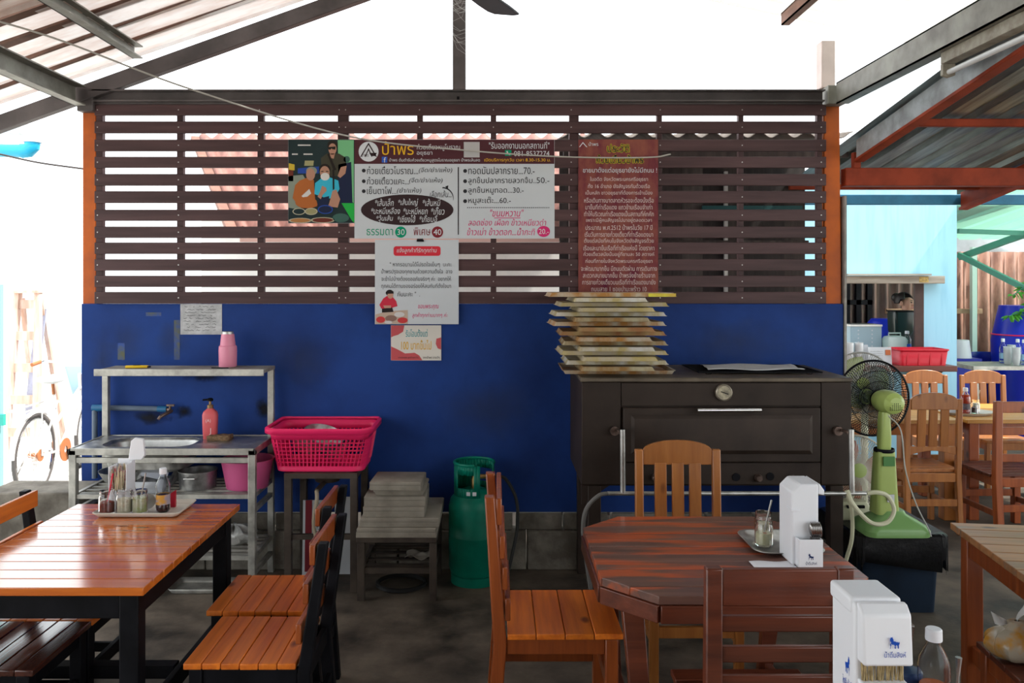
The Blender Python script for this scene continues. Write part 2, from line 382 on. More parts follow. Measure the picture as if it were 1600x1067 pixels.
eb = ybeam('eave_beam', 'heavy grey steel eave beam meeting the bright orange right post', 2.115, 2.855, 2.985, -3.5, WY-.08, M_grey, .075)
# ================================================================ roof sheets
def ribbed(u0, u1, pitch, rib, h):      # trapezoid profile: list of (u, dz)
    out = []; u = u0
    while u < u1:
        out += [(u, 0), (u+pitch-rib, 0), (u+pitch-rib*.75, h), (u+pitch-rib*.25, h)]; u += pitch
    out.append((u, 0)); return out
def roof(name, prof, xa, xb, fz, m, along='x'):
    b = B(); vs = []; n = len(prof)
    for u, d in prof:
        if along == 'x': vs += [(xa, u, fz(xa)+d), (xb, u, fz(xb)+d)]
        else: vs += [(u, xa, fz(xa)+d), (u, xb, fz(xb)+d)]
    b.add(vs, [(2*i, 2*i+2, 2*i+3, 2*i+1) for i in range(n-1)])
    return b.build(name, m, smooth=False, solid=.002)
M_foil = mat('foil_backed_roof_sheet', (.6, .56, .54), .35, col2=(.40, .22, .15), metal=.6, scale=2.2, stretch=(.6,5,1), lo=.38, hi=.6, bump=.35, bscale=9, rvar=.1, transl=.04)
M_foil_glare = mat('glare_paled_roof_sheet', (.88, .86, .85), .4, col2=(.62, .40, .30), metal=.1, scale=2.0, stretch=(1.1,4,1), lo=.36, hi=.56, bump=.3, bscale=9, transl=.45)  # translucent sheet whitened to carry the blown-out glare near the gable
lr = roof('ceiling_left', ribbed(-3.55, 3.35, .25, .06, .03), -3.5, -.226, rz, M_foil)
struct(lr, 'foil-backed corrugated roof sheets on the left slope')
M_foil3 = mat('rusty_foil_roof_sheet', (.80, .74, .70), .35, col2=(.42, .20, .12), metal=.35, scale=2.0, stretch=(1.0,5,1), lo=.40, hi=.60, bump=.35, bscale=9, transl=.24)
struct(roof('ceiling_left_middle', ribbed(3.45, 4.2, .25, .06, .03), -3.5, -.226, rz, M_foil3), 'rusty foil-faced roof sheets in the middle of the left slope')
lr = roof('ceiling_left_gable', ribbed(4.25, 5.2, .25, .06, .03), -3.5, -.226, rz, M_foil_glare)
struct(lr, 'glare-paled thin corrugated roof sheets of the left slope near the gable')
M_batten = mat('brown_roof_batten', (.16, .085, .06), .7, var=.4, scale=6)
for i in range(16):
    Y = 5.0-i*.25; bw = .010 if Y > 4.6 else .034
    if Y < 3.4: break
    bb = B(); x0, x1 = -3.42, -.26
    for (xa, xb) in ((x0, x1),):
        vs = [(xa,Y-bw,rz(xa)-.022),(xa,Y+bw,rz(xa)-.022),(xa,Y+bw,rz(xa)-.003),(xa,Y-bw,rz(xa)-.003),(xb,Y-bw,rz(xb)-.022),(xb,Y+bw,rz(xb)-.022),(xb,Y+bw,rz(xb)-.003),(xb,Y-bw,rz(xb)-.003)]
        bb.add(vs, [(0,1,2,3),(7,6,5,4),(0,4,5,1),(1,5,6,2),(2,6,7,3),(3,7,4,0)])
    bb.build('batten', M_batten, lr)
M_trans = mat('translucent_white_roof_sheet', (.86, .86, .84), .6, transl=.5)
M_rsheet = mat('dull_roof_sheet', (.35,.34,.32), .5, metal=.4, var=.3, scale=3)
struct(roof('ceiling_right', ribbed(-3.55, 4.2, .2, .05, .025), -.226, 2.9, rz, M_rsheet), 'grey metal roof sheets on the right slope')
struct(roof('ceiling_skylight', ribbed(4.25, 5.2, .2, .05, .025), -.226, 2.9, rz, M_trans), 'translucent white skylight sheets beside the gable')
# ================================================================ annex on the right: lean-to roof, steel and far walls
def az(Y): return 2.66+.144*(5.16-Y)
M_galv = mat('dull_galvanised_roof_sheet', (.24, .30, .30), .38, metal=.65, var=.5, scale=3, stretch=(8,.6,1))
struct(roof('ceiling_annex', ribbed(2.19, 7.2, .19, .085, .03), 1.2, 6.42, az, M_galv, 'y'), 'ribbed grey metal lean-to roof over the side dining area')
def slopebeam(name, label, X, Ya, Yb, dz0, dz1, w, m, mlow=None):
    t = thing(name, label, 'beam', (X, Yb, az(Yb)+dz0))
    o = lambda y, d: az(y)+d-(az(Yb)+dz0)
    def bar(d0, d1, w):
        return B().add([(-w/2,Ya-Yb,o(Ya,d0)),(w/2,Ya-Yb,o(Ya,d0)),(w/2,Ya-Yb,o(Ya,d1)),(-w/2,Ya-Yb,o(Ya,d1)),(-w/2,0,o(Yb,d0)),(w/2,0,o(Yb,d0)),(w/2,0,o(Yb,d1)),(-w/2,0,o(Yb,d1))],
                       [(0,1,2,3),(7,6,5,4),(0,4,5,1),(1,5,6,2),(2,6,7,3),(3,7,4,0)])
    bar(dz0+.02, dz1, w*.5).build('web', m, t); bar(dz0, dz0+.02, w).build('lower_flange', mlow or m, t, bevel=.003)
    return t
slopebeam('lean_to_rafter', 'blue-grey rafter with a red lower flange beside the orange post', 2.25, 1.6, 5.16, -.15, -.012, .06, mat('blue_grey_paint', (.42,.47,.50), .5, col2=(.25,.27,.28), scale=9), M_red)
slopebeam('lean_to_rafter', 'red-brown rafter end poking under the lean-to eave', 3.62, 1.6, 6.45, -.15, -.012, .07, M_red)
def xbeam(name, label, Y, z0, z1, x0, x1, m, w=.06):
    t = thing(name, label, 'beam', (x0, Y, z0))
    B().box(0, x1-x0, -w/2, w/2, 0, z1-z0).build('box_section', m, t, bevel=.004); return t
xbeam('cross_beam', 'thick red-brown cross beam joined to the right orange post', 5.20, wz(290), wz(262), 2.17, 7, M_red, .08)
xbeam('lean_to_purlin', 'thin red purlin under the ribbed metal roof sheets', 4.78, az(4.78)-.055, az(4.78)-.012, 2.3, 7, M_red, .04)
xbeam('lean_to_purlin', 'thin red purlin at the low eave of the lean-to', 6.22, az(6.22)-.05, az(6.22)-.012, 2.19, 7, M_red, .04)
xbeam('lean_to_purlin', 'thin red purlin high up near the fluorescent lamp', 3.3, az(3.3)-.05, az(3.3)-.012, 2.3, 7, M_red, .04)
t = thing('short_strut', 'short red steel strut between cross beam and rafter', 'beam', (2.25, 5.20, wz(262)))
B().box(-.022, .022, -.022, .022, 0, .10).build('box_section', M_red, t, bevel=.003)
xbeam('eave_fascia', 'deep blue painted fascia beam at the lean-to eave', 6.48, 2.368, 2.446, 2.2, 7.2, mat('mid_blue_paint', (.03,.20,.36), .5, var=.2), .05)
# light blue kitchen wall with a serving hatch
KY = 8.2; kk = KY/FPX
def kx(px): return (px-PX)*kk
def kz(py): return CAMZ-(py-PY)*kk
hx0, hx1, hz0, hz1 = kx(1312), kx(1440), kz(567), kz(443)
b = B().box(kx(1255), hx0, KY, KY+.1, 0, 2.75).box(hx1, kx(1495), KY, KY+.1, 0, 2.75).box(hx0, hx1, KY, KY+.1, hz1, 2.75).box(hx0, hx1, KY, KY+.1, 0, hz0)
struct(b.build('wall_kitchen', M_lblue, smooth=False), 'light blue kitchen wall with a serving hatch')
M_tinShade = mat('shaded_brown_tin', (.15, .09, .07), .6, col2=(.06, .035, .028), scale=3, stretch=(5,1,.8))  # fence tin darkened so its colour carries the kitchen's shade
def corr(x0, x1, Y, z0, z1, pitch, amp, name, m, parent=None, solid=.003):
    n = int((x1-x0)/pitch*8)
    return B().grid(lambda u, v: (x0+u*(x1-x0), Y+amp*math.sin((x0+u*(x1-x0))/pitch*2*PI), z0+v*(z1-z0)), n, 1).build(name, m, parent, solid=solid)
struct(B().box(2.7, 5.3, KY+.1, KY+2.3, 2.7, 2.76).build('ceiling_kitchen', M_tinShade), 'dark kitchen ceiling')
aw = thing('hatch_awning', 'weathered grey timber board over the serving hatch', 'awning', ((hx0+hx1)/2, KY, hz1))
M_wgrey = wood('weathered_grey_wood', (.42,.38,.32), (.20,.17,.14), 'x', .8, knots=False)
B().box(hx0-.75-(hx0+hx1)/2+.72, kx(1465)-(hx0+hx1)/2, -.14, -.002, .0, .075).build('board', M_wgrey, aw, bevel=.006)
B().box(hx0-(hx0+hx1)/2, kx(1440)-(hx0+hx1)/2, -.19, -.03, .078, .095).build('thin_sheet', M_wgrey, aw)
b = B(); xa = kx(1425)-(hx0+hx1)/2
b.box(xa, xa+.09, -.1425, -.1405, .012, .066); b.build('yellow_paper_label', mat('old_yellow_label', (.50,.36,.12), .7, var=.5, scale=40), aw)
hj = B().box(-.035, .05, -.02, .01, hz0, hz1).build('hatch_jamb', mat('dark_timber', (.06,.03,.025), .6, var=.3)); hj.location = (kx(1434), KY, 0)
tag(hj, 'dark brown timber jamb at the right side of the serving hatch', 'jamb')
ld = thing('hatch_ledge', 'dark red-brown serving ledge under the kitchen hatch', 'shelf', ((hx0+hx1)/2, KY, hz0-.06))
B().box(-.62, kx(1470)-(hx0+hx1)/2, -.30, -.002, .005, .06).build('board', wood('dark_red_ledge', (.18,.05,.035), (.09,.03,.02), 'x', .4), ld, bevel=.005)
for x in (-.35, .45): B().prism([(-.28,.005),(0,.005),(0,-.2)], x-.015, x+.015, 'yz').build('bracket', M_dark, ld)
LEDZ = hz0
# brown tin fence and green translucent roof further right
FX0 = 3.0
fen = struct(corr(FX0, 9.5, 10.6, 0, 2.15, .17, .03, 'wall_fence', M_tin), 'rusty brown corrugated tin fence beyond the kitchen')
struct(corr(2.9, 5.42, 10.5, 0, 2.8, .15, .022, 'wall_kitchen_back', M_tinShade), 'brown corrugated tin darkened for shade at the back of the kitchen')
pst = B().box(-.03, .03, -.03, .03, 0, 2.2).build('fence_post', mat('pale_green_steel', (.45,.62,.55), .5)); pst.location = W(1521, 440, 10.4).xy.to_3d()
tag(pst, 'thin pale green steel post against the tin fence', 'post')
rl = B().box(4.9, 6.1, -.03, .03, -.03, .03).build('fence_rail', mat('bare_timber', (.40,.24,.14), .7, var=.3)); rl.location = (0, 10.46, W(0, 486, 10.46).z)
tag(rl, 'bare timber rail fixed across the tin fence', 'rail')
def gz(Y): return 2.52-.13*(Y-8.4)
M_gsheet = mat('green_translucent_sheet', (.55, .80, .70), .5, transl=.55)
struct(roof('ceiling_green', ribbed(4.56, 10, .28, .09, .03), 7.4, 10.2, gz, M_gsheet, 'y'), 'pale green translucent roof over the far yard')
M_gsteel = mat('green_painted_steel', (.10, .33, .26), .5)
def plain(name, label, cat, m, b, bevel=0): return tag(b.build(name, m, bevel=bevel), label, cat)
plain('yard_purlin', 'green purlin under the translucent yard roof', 'beam', M_gsteel, B().beam(W(1497, 361, 9.1), W(1680, 367, 9.1), .05, .05))
plain('yard_rafter', 'green rafter along the low edge of the translucent yard roof', 'beam', M_gsteel, B().beam(W(1500, 402, 10.1), W(1640, 352, 8.8), .05, .07))
plain('yard_post', 'green steel post holding up the translucent yard roof', 'post', M_gsteel, B().box(6.16, 6.22, 8.87, 8.93, 0, 2.44))
plain('yard_brace', 'green brace sloping down towards the blue barrel', 'beam', M_gsteel, B().beam(W(1498, 398, 10.0), W(1640, 470, 8.9), .05, .06))
M_film = mat('clear_plastic_film', (.75,.8,.82), .3, transl=.4, col2=(.45,.5,.5), scale=3)
tag(B().grid(lambda u, v: (4.6+u*4, 10.9+.15*math.sin(u*19+v*5), 1.85+v*1.0), 30, 6).build('plastic_curtain', M_film, solid=.002), 'crinkled clear plastic film hanging over the tin fence', 'curtain')
# ================================================================ signs (flat prints on boards), laid out on the wall plane
def ink(name, c): return mat('ink_'+name, c, .6, spec=.2)
I_black = ink('black', (.03,.03,.035)); I_white = ink('white', (.62,.64,.67)); I_yel = ink('yellow', (.75,.42,.02)); I_mag = ink('magenta', (.62,.03,.16))
I_dred = ink('dark_red', (.20,.02,.03)); I_grn = ink('green', (.0,.27,.14)); I_maroon = ink('maroon', (.075,.022,.028)); I_red = ink('red', (.60,.03,.05)); I_brown = ink('dark_brown', (.035,.018,.02))
class Sign:
    def __init__(s, name, label, px0, py0, px1, py1, yf, m, th=.004, cat='sign', pieces=None):
        s.o = (wx(px0), wz(py1)); s.y = -th
        s.t = thing(name, label, cat, (s.o[0], yf, s.o[1]))
        s.n = 0
        for a, c, d, e in (pieces or [(px0, py0, px1, py1)]):
            B().box(s.X(a), s.X(d), -th, 0, s.Z(e), s.Z(c)).build('board', m, s.t)
    def X(s, px): return wx(px)-s.o[0]
    def Z(s, py): return wz(py)-s.o[1]
    def rect(s, name, m, px0, py0, px1, py1, lay=1):
        return B().box(s.X(px0), s.X(px1), s.y-.0006*lay, s.y-.0006*(lay-1), s.Z(py1), s.Z(py0)).build(name, m, s.t)
    def poly(s, b, pts, lay): b.flat([(s.X(x), s.Z(y)) for x, y in pts], s.y-.0006*lay)
    def ell(s, b, cx, cy, rx, ry, lay, n=28): s.poly(b, [(cx+rx*math.cos(2*PI*i/n), cy+ry*math.sin(2*PI*i/n)) for i in range(n)], lay)
    def txt(s, b, body, px0, py0, px1, py1, lay=2, **kw): text(b, body, s.X(px0), s.X(px1), s.Z(py1), s.Z(py0), s.y-.0006*lay, **kw)
    def lines(s, name, m, L, lay=2, **kw):
        for l in L:
            b = B(); s.txt(b, l[0], *l[1:5], lay=lay, **kw); o = b.build(name, m, s.t, smooth=False, fix=False)
        return o
YS = WY-.0225
# ---- menu banner
S = Sign('menu_banner', 'long menu banner with a photo, white price panels and a maroon header', 452, 219, 866, 373, YS-.001, M_wplain, pieces=[(452, 219, 555, 349.3), (555, 219, 866, 373)])
# banner's photo is shorter than the panel: cover print and body are separate prints
S.rect('header_panel', I_maroon, 555, 219.4, 865.6, 257, 1)
b = B(); S.ell(b, 577, 238, 15.5, 15.5, 2); b.build('logo_disc', I_white, S.t, smooth=False)
b = B()
for pts in ([(564,246),(577,224),(590,246),(588,246),(577,227.5),(566,246)], [(571,246),(577,232),(583,246),(581.5,246),(577,236),(572.5,246)], [(578,240),(590,240),(587,245),(581,245)]):
    S.poly(b, pts, 3)
S.txt(b, 'ป้าพร', 566, 240, 577, 246, 3); b.build('logo_drawing', I_brown, S.t, smooth=False)
S.lines('shop_name_lettering', I_yel, [('ป้าพร', 598, 222, 647, 243)])
S.lines('header_lettering', I_white, [('ก๋วยเตี๋ยวหมูโบราณ', 652, 226, 719, 237), ('อยุธยา', 652, 238, 676, 245), ('ป้าพร ต้นตำรับก๋วยเตี๋ยวหมูสูตรโบราณอยุธยา ป้าพรเส้นสด', 609, 248, 750, 255),
        ('"รับออกงานนอกสถานที่"', 764, 222, 858, 233.5), ('081-8537274', 803, 237, 858, 245)])
S.lines('hours_lettering', I_yel, [('เปิดบริการทุกวัน เวลา 8.30-15.30 น.', 757, 248, 860, 255)])
b = B(); S.poly(b, [(597.5,246),(606,246),(606,255),(597.5,255)], 2); b.build('social_icon', ink('blue', (.03,.10,.45)), S.t, smooth=False)
S.lines('social_icon_letter', I_white, [('f', 600.5, 247, 604, 255)], 3)
b = B(); S.poly(b, [(789,235.5),(799,235.5),(799,244.5),(789,244.5)], 2); b.build('phone_icon', I_grn, S.t, smooth=False)
b = B(); S.poly(b, [(791,237.5),(793,237),(794,239.5),(793.4,240.2),(794.8,241.6),(796,241),(797.5,242.5),(796,243.6),(792.5,241.5)], 3); b.build('phone_handset', I_white, S.t, smooth=False)
S.rect('blank_square', ink('grey', (.45,.44,.44)), 725, 223, 749.5, 247, 2)
# body text
S.lines('menu_lettering', I_black, [
    ('ก๋วยเตี๋ยวโบราณ...', 574.5, 260.5, 654, 273), ('ก๋วยเตี๋ยวแคะ...', 574.5, 277, 640, 289), ('เย็นตาโฟ...', 574.5, 292, 620, 304),
    ('ทอดมันปลากราย...70.-', 732, 261, 835, 273), ('ลูกชิ้นปลากรายลวกจิ้ม..', 732, 277, 837, 290), ('50.-', 838, 278, 858, 287), ('ลูกชิ้นหมูทอด...30.-', 732, 292, 818, 305), ('หมูสะเต๊ะ...60.-', 732, 308, 798, 321)])
S.lines('menu_option_lettering', I_black, [('(จืด/ยำ/แห้ง)', 655, 262, 707, 272), ('(จืด/ยำ/แห้ง)', 640, 278, 692, 288), ('(ยำ/แห้ง)', 621, 293.5, 659, 304), ('...เลือกเส้น...', 666, 298, 706, 309)], italic=.2)
for px, py in ((569.5,267.5),(569.5,284),(569.5,299.5),(727,268),(727,284),(727,299.5),(727,315)): b = B(); S.ell(b, px, py, 3, 3, 2, 14); b.build('bullet', I_black, S.t, smooth=False)
b = B()
S.poly(b, [(715.7,262),(717.3,262),(717.3,367),(715.7,367)], 2); b.build('divider_line', I_black, S.t, smooth=False); b = B()
for i in range(43): S.ell(b, 731+i*3, 325, .9, .9, 2, 6)
b.build('dotted_rule', I_black, S.t, smooth=False)['kind'] = 'stuff'; b = B()
n = 12; ar = [(692+17*math.sin(PI*.55*i/n), 294+17-17*math.cos(PI*.55*i/n)) for i in range(n+1)]
S.poly(b, [(x, y-1) for x, y in ar]+[(x-.6, y+1) for x, y in reversed(ar)], 2); S.poly(b, [(696,292),(701,290.5),(700,297)], 2)
b.build('curved_arrow', I_black, S.t, smooth=False)
b = B(); S.ell(b, 637, 328.5, 72, 24, 2, 40); b.build('noodle_ellipse', I_brown, S.t, smooth=False)
S.lines('noodle_lettering', I_white, [('*เส้นเล็ก', 587, 311, 616, 322.5), ('*เส้นใหญ่', 623, 311, 654, 323), ('*เส้นหมี่', 661, 311, 689, 322.5), ('*บะหมี่เหลือง', 581, 324, 626, 335), ('*บะหมี่หยก', 631, 324, 669, 335.5), ('*เกี๊ยว', 674, 324, 695, 336), ('*วุ้นเส้น', 589, 336.5, 615, 348), ('*เซี่ยงไฮ้', 622, 336.5, 650, 348), ('*เกี้ยมอี๋', 656, 336.5, 684, 347.5)], 3, italic=.2)
S.lines('regular_lettering', I_grn, [('ธรรมดา', 574, 358, 615, 368)]); S.lines('special_lettering', I_dred, [('พิเศษ', 647, 356, 673, 368)])
b = B(); S.ell(b, 627, 363, 8.8, 8.8, 2); b.build('green_price_disc', I_grn, S.t, smooth=False)
b = B(); S.ell(b, 684, 363, 8.8, 8.8, 2); b.build('red_price_disc', I_dred, S.t, smooth=False)
b = B(); S.ell(b, 849, 362, 10, 8.6, 2); b.build('pink_price_disc', I_mag, S.t, smooth=False)
S.lines('price_lettering', I_white, [('30', 621.5, 358.5, 633, 367.5), ('40', 678, 358.5, 690, 367.5), ('20.-', 841.5, 358, 857, 366)], 3)
S.lines('dessert_lettering', I_mag, [('"ขนมหวาน"', 766, 328, 818, 339), ('ลอดช่อง เผือก ข้าวเหนียวดำ', 732, 342, 853, 353), ('ข้าวเม่า ข้าวตอก...น้ำกะทิ', 730, 356, 836, 368)], italic=.2)
b = B(); S.poly(b, [(772,340.5),(813,340.5),(813,341.5),(772,341.5)], 2); b.build('dessert_underline', I_mag, S.t, smooth=False)
# printed photograph on the left of the banner
PC = [ink('p_%d' % i, c) for i, c in enumerate([(.016,.03,.032), (.17,.46,.22), (.05,.047,.03), (.42,.22,.15), (.40,.12,.03), (.04,.42,.58), (.02,.015,.012), (.62,.60,.58), (.02,.40,.06), (.012,.018,.05),
      (.30,.28,.14), (.45,.42,.30), (.14,.03,.02), (.40,.18,.06), (.02,.06,.30), (.22,.25,.20), (.55,.40,.04), (.05,.12,.10)])]
b = B(); lay = [1]
def P(m, pts, l=1): b.m = m; S.poly(b, pts, l)
def E_(m, cx, cy, rx, ry, l): b.m = m; S.ell(b, cx, cy, rx, ry, l, 18)
P(0, [(452.2,219.2),(555,219.2),(555,349),(452.2,349)], 1)
P(1, [(529,220),(554,220),(554,318),(531,300)], 2); P(9, [(530,258),(550,254),(552,318),(530,318)], 3)
E_(17, 543, 250, 5, 5, 3)
P(7, [(467,227),(487,227),(487,229),(467,229)], 2); P(7, [(476,241),(490,241),(490,243),(476,243)], 2); P(7, [(458,241),(467,241),(467,243),(458,243)], 2)
P(10, [(478,252),(492,252),(491,260),(477,260)], 2); P(14, [(467,264),(500,261),(500,272),(467,272)], 2); P(16, [(453,256),(462,258),(462,267),(453,267)], 2); P(12, [(452.3,266),(460,267),(460,284),(452.3,284)], 2)
P(15, [(452.3,276),(475,274),(490,300),(470,328),(452.3,325)], 2)
P(2, [(503,248),(512,241),(531,241),(541,247),(543,262),(535,276),(504,276)], 3); P(3, [(534,262),(543,260),(541,272),(533,279),(529,276)], 4)
E_(6, 521, 229, 8.2, 8.5, 4); E_(3, 521, 234, 6.3, 8.8, 5); P(6, [(514.5,231),(526,230),(525.5,235),(521,234.5),(519.5,233),(518,235),(515,235)], 6); P(3, [(517,241),(525,241),(523,249),(518,248)], 5)
P(6, [(513,242),(516,241),(527,266),(523,268)], 6)
P(4, [(463,290),(470,283),(480,279),(492,282),(494,312),(499,322),(485,327),(468,322),(459,310)], 4); E_(4, 480, 317, 17, 9, 3.5)
E_(15, 488.5, 268, 8.5, 6.5, 5); E_(3, 487, 273.5, 7, 9.5, 6); P(7, [(473,307),(485,296),(488,303),(482,308),(475,309)], 6)
P(5, [(494,287),(503,280),(517,278),(530,283),(532,296),(524,310),(513,311),(493,304)], 5); E_(6, 509, 265, 9, 8, 5); E_(3, 509, 270, 7.6, 9.5, 6); E_(7, 509.5, 277, 7, 6, 7)
P(6, [(503,268.5),(507,268),(507,269.4),(503,269.6)], 7); P(6, [(511,268),(515,268.4),(515,269.6),(511,269.4)], 7)
P(3, [(505,291),(511,294),(512,299),(506,305),(503,312),(498,308),(502,300)], 7); P(3, [(521,299),(527,297),(533,312),(529,325),(514,323),(516,318)], 6); P(9, [(500,311),(516,307),(514,324),(497,323)], 6)
P(6, [(521,266),(524,266),(524,296),(521.5,298)], 7); P(8, [(535,318),(554.8,318),(554.8,348.8),(551,345)], 4)
for (cx, cy, rx, ry, m, r2) in ((469,331,10,5.5,0,11),(488,331,10,5.5,10,11),(510,328,12,7,9,14),(471,345,18,9.5,13,11),(506,344.5,19,10,12,11),(534,341,13,7,17,17)):
    if cy+ry > 349: ry = 349-cy
    E_(r2, cx, cy, rx, ry, 8); E_(m, cx, cy, rx*.85, ry*.78, 9)
ph = b.build('printed_photo', PC, S.t, smooth=False, fix=False)
# ---- maroon story poster
M_story = mat('maroon_story_print', (.105, .006, .03), .6, spec=.2, col2=(.25, .08, .055), scale=6, stretch=(1.6,1,.8), lo=.35, hi=.72, detail=6)
S = Sign('story_poster', 'tall maroon poster with many pale lines of writing on the slats', 903, 219, 1027, 457, YS-.001, M_story)
b = B(); S.poly(b, [(904,231),(910,223),(917,231),(915.5,231),(910,225),(905.5,231)], 2); S.txt(b, 'ป้าพร', 919, 223, 934, 229, 2); b.build('corner_logo', I_white, S.t, smooth=False, fix=False)
I_gold = ink('gold', (.55,.42,.02))
b = B()
for body, x0, y0, x1, y1 in (('ประวัติ', 948, 226, 982, 239), ('ก๋วยเตี๋ยวป้าพร', 931, 243, 1004, 256)):
    for dx, dy in ((-.9,0),(.9,0),(0,-.9),(0,.9)): S.txt(b, body, x0+dx, y0+dy, x1+dx, y1+dy, 2)
b.build('title_outline', I_gold, S.t, smooth=False, fix=False)
S.lines('title_lettering', I_black, [('ประวัติ', 948, 226, 982, 239), ('ก๋วยเตี๋ยวป้าพร', 931, 243, 1004, 256)], 3)
story = ['ในอดีต จังหวัดพระนครศรีอยุธยา', 'ทั้ง 16 อำเภอ ยังสัญจรกันด้วยเรือ', 'เป็นหลัก ชาวอยุธยาที่ต้องการเข้าเมือง', 'หรือเดินทางมาตลาดหัวรอจะต้องนั่งเรือ', 'มาขึ้นที่ท่าเรือแดง แถวข้ามเรือนจำเก่า',
 'ทำให้บริเวณท่าเรือแดงเป็นสถานที่คึกคัก', 'เพราะมีผู้คนสัญจรไปมาอยู่ตลอดเวลา', 'ประมาณ พ.ศ.2512 ป้าพรในวัย 17 ปี', 'เริ่มวันการขายก๋วยเตี๋ยวที่ท่าเรือแดงมา', 'ตั้งแต่สมัยที่คนในจังหวัดยังสัญจรด้วย', 'เรือและมาขึ้นเรือที่ท่าเรือแห่งนี้ โดยราคา',
 'ก๋วยเตี๋ยวสมัยนั้นอยู่ที่ชามละ 50 สตางค์', 'ก่อนที่ภายในจังหวัดพระนครศรีอยุธยา', 'จะพัฒนามากขึ้น มีถนนตัดผ่าน การเดินทาง', 'สะดวกสบายมากขึ้น ป้าพรจึงย้ายร้านจาก', 'การขายก๋วยเตี๋ยวบนเรือที่ท่าเรือแดงมายัง', 'ถนนสาย 1 ซอยป่ามะพร้าว 10']
hw = [45,48,52,54,52,54,51,52,53,54,55,55,52,59,56,57,43]
S.lines('story_lettering', ink('pale_pink', (.62,.50,.48)), [(l, 966-hw[i], 277+i*10.6, 966+hw[i], 285.5+i*10.6) for i, l in enumerate(story)])
S.lines('story_heading', I_white, [('ขายมาตั้งแต่อยุธยายังไม่มีถนน !', 910, 262, 1025, 273)])
# ---- white thank-you notice
S = Sign('customer_notice', 'square white notice with a red heading hung below the menu banner', 587, 375, 717, 506, YS-.006, M_wplain)
b = B(); cx = 652.5; S.poly(b, [(cx+x, 392.5-y) for x, y in rrect(73, 15, 4)], 1); b.build('red_heading_panel', I_red, S.t, smooth=False)
S.lines('heading_lettering', I_white, [('แจ้งลูกค้าที่รักทุกท่าน', 621, 387, 683, 397)], 2, italic=.2)
S.lines('notice_lettering', I_black, [('" หากรอนานได้โปรดใจเย็นๆ  นะคะ', 610, 409, 706, 418), ('ป้าพรปรุงเองทุกชามด้วยความตั้งใจ  อาจ', 597, 420, 707, 429.5), ('จะช้าไปบ้างต้องขออภัยจริงๆ ค่ะ  อยากให้', 597, 431.5, 705, 440.5), ('ทุกคนได้ทานของอร่อยให้สมกับที่ตั้งใจมา', 597, 442.5, 705, 452), ('กันนะคะ "  .', 622, 455, 657, 463)])
S.lines('thanks_lettering', I_mag, [('ขอบพระคุณ', 654, 476, 686, 484), ('ลูกค้าทุกท่านมากๆ ค่ะ', 645, 488, 700, 497)], 2, italic=.2)
b = B()
PC2 = [ink('q_%d' % i, c) for i, c in enumerate([(.55,.03,.06), (.50,.27,.20), (.02,.015,.015), (.50,.38,.30), (.55,.05,.05), (.25,.15,.12), (.6,.58,.57)])]
P(0, [(594,476),(600,466),(606,462),(614,463),(620,470),(622,478),(612,481),(597,482)], 2); E_(2, 610, 457.5, 6, 5, 3); E_(1, 611, 461, 4.5, 5.5, 4); P(2, [(604,456),(616,455),(616,458.5),(604,459)], 5)
P(2, [(598,482),(614,480),(616,487),(598,488)], 3); P(1, [(600,477),(612,477),(612,481),(602,481)], 4); P(3, [(588,491),(606,486),(638,484),(638,505.5),(588,505.5)], 2)
E_(6, 625, 491, 8, 4, 3); E_(4, 630, 500, 8, 4.5, 3); E_(4, 596, 499, 7, 5, 3); E_(5, 612, 497, 9, 5, 3); E_(6, 608, 503, 6, 2.4, 4)
b.build('printed_cook_picture', PC2, S.t, smooth=False, fix=False)
B().box(S.X(652), S.X(663), -.012, -.0045, S.Z(378), S.Z(375)).build('binder_clip', M_black, S.t)
# ---- small transfer card
S = Sign('transfer_card', 'small cream and coral card below the white notice', 611, 508, 689.5, 563, WY-.002, mat('cream_card', (.66,.62,.56), .5))
b = B(); S.poly(b, [(611.3,508.3),(632,508.3),(630,518),(622,523),(615,525),(611.3,527)], 1); S.poly(b, [(611.3,541),(622,546),(633,552),(648,551),(655,555),(660,562.7),(611.3,562.7)], 1); S.poly(b, [(689.2,527),(682,529),(681,537),(684,544),(689.2,546)], 1)
b.build('coral_blots', ink('coral', (.52,.09,.10)), S.t, smooth=False)
S.lines('teal_lettering', ink('teal', (.0,.30,.34)), [('รับโอนตั้งแต่', 634, 514, 668, 526)]); S.lines('yellow_lettering', I_yel, [('100 บาทขึ้นไป', 627, 531, 674, 546)])
S.lines('small_lettering', I_black, [('ขอขอบคุณ ลูกค้าทุกท่าน', 622, 556.5, 654, 560.5), ('จากป้าพร ขายดีๆ', 661, 556, 687, 561)])
# ---- handwritten sheet
S = Sign('handwritten_note', 'creased grey handwritten paper taped to the blue wall', 282, 475, 347, 522.5, WY-.001, mat('grey_paper', (.46,.47,.48), .8, var=.25, scale=14, bump=.3), .0015, cat='paper')
b = B()
for i in range(9):
    y = 479+i*4.6; x = 287+random.random()*6; pts = []
    while x < 338:
        pts.append((S.X(x), S.y-.0008, S.Z(y+random.uniform(-1,1)))); x += 1.2
        if random.random() < .12 and len(pts) > 2: b.tube(pts, .0009, 3); pts = []; x += random.uniform(2, 8)
    if len(pts) > 2: b.tube(pts, .0009, 3)
b.build('handwriting', I_black, S.t)
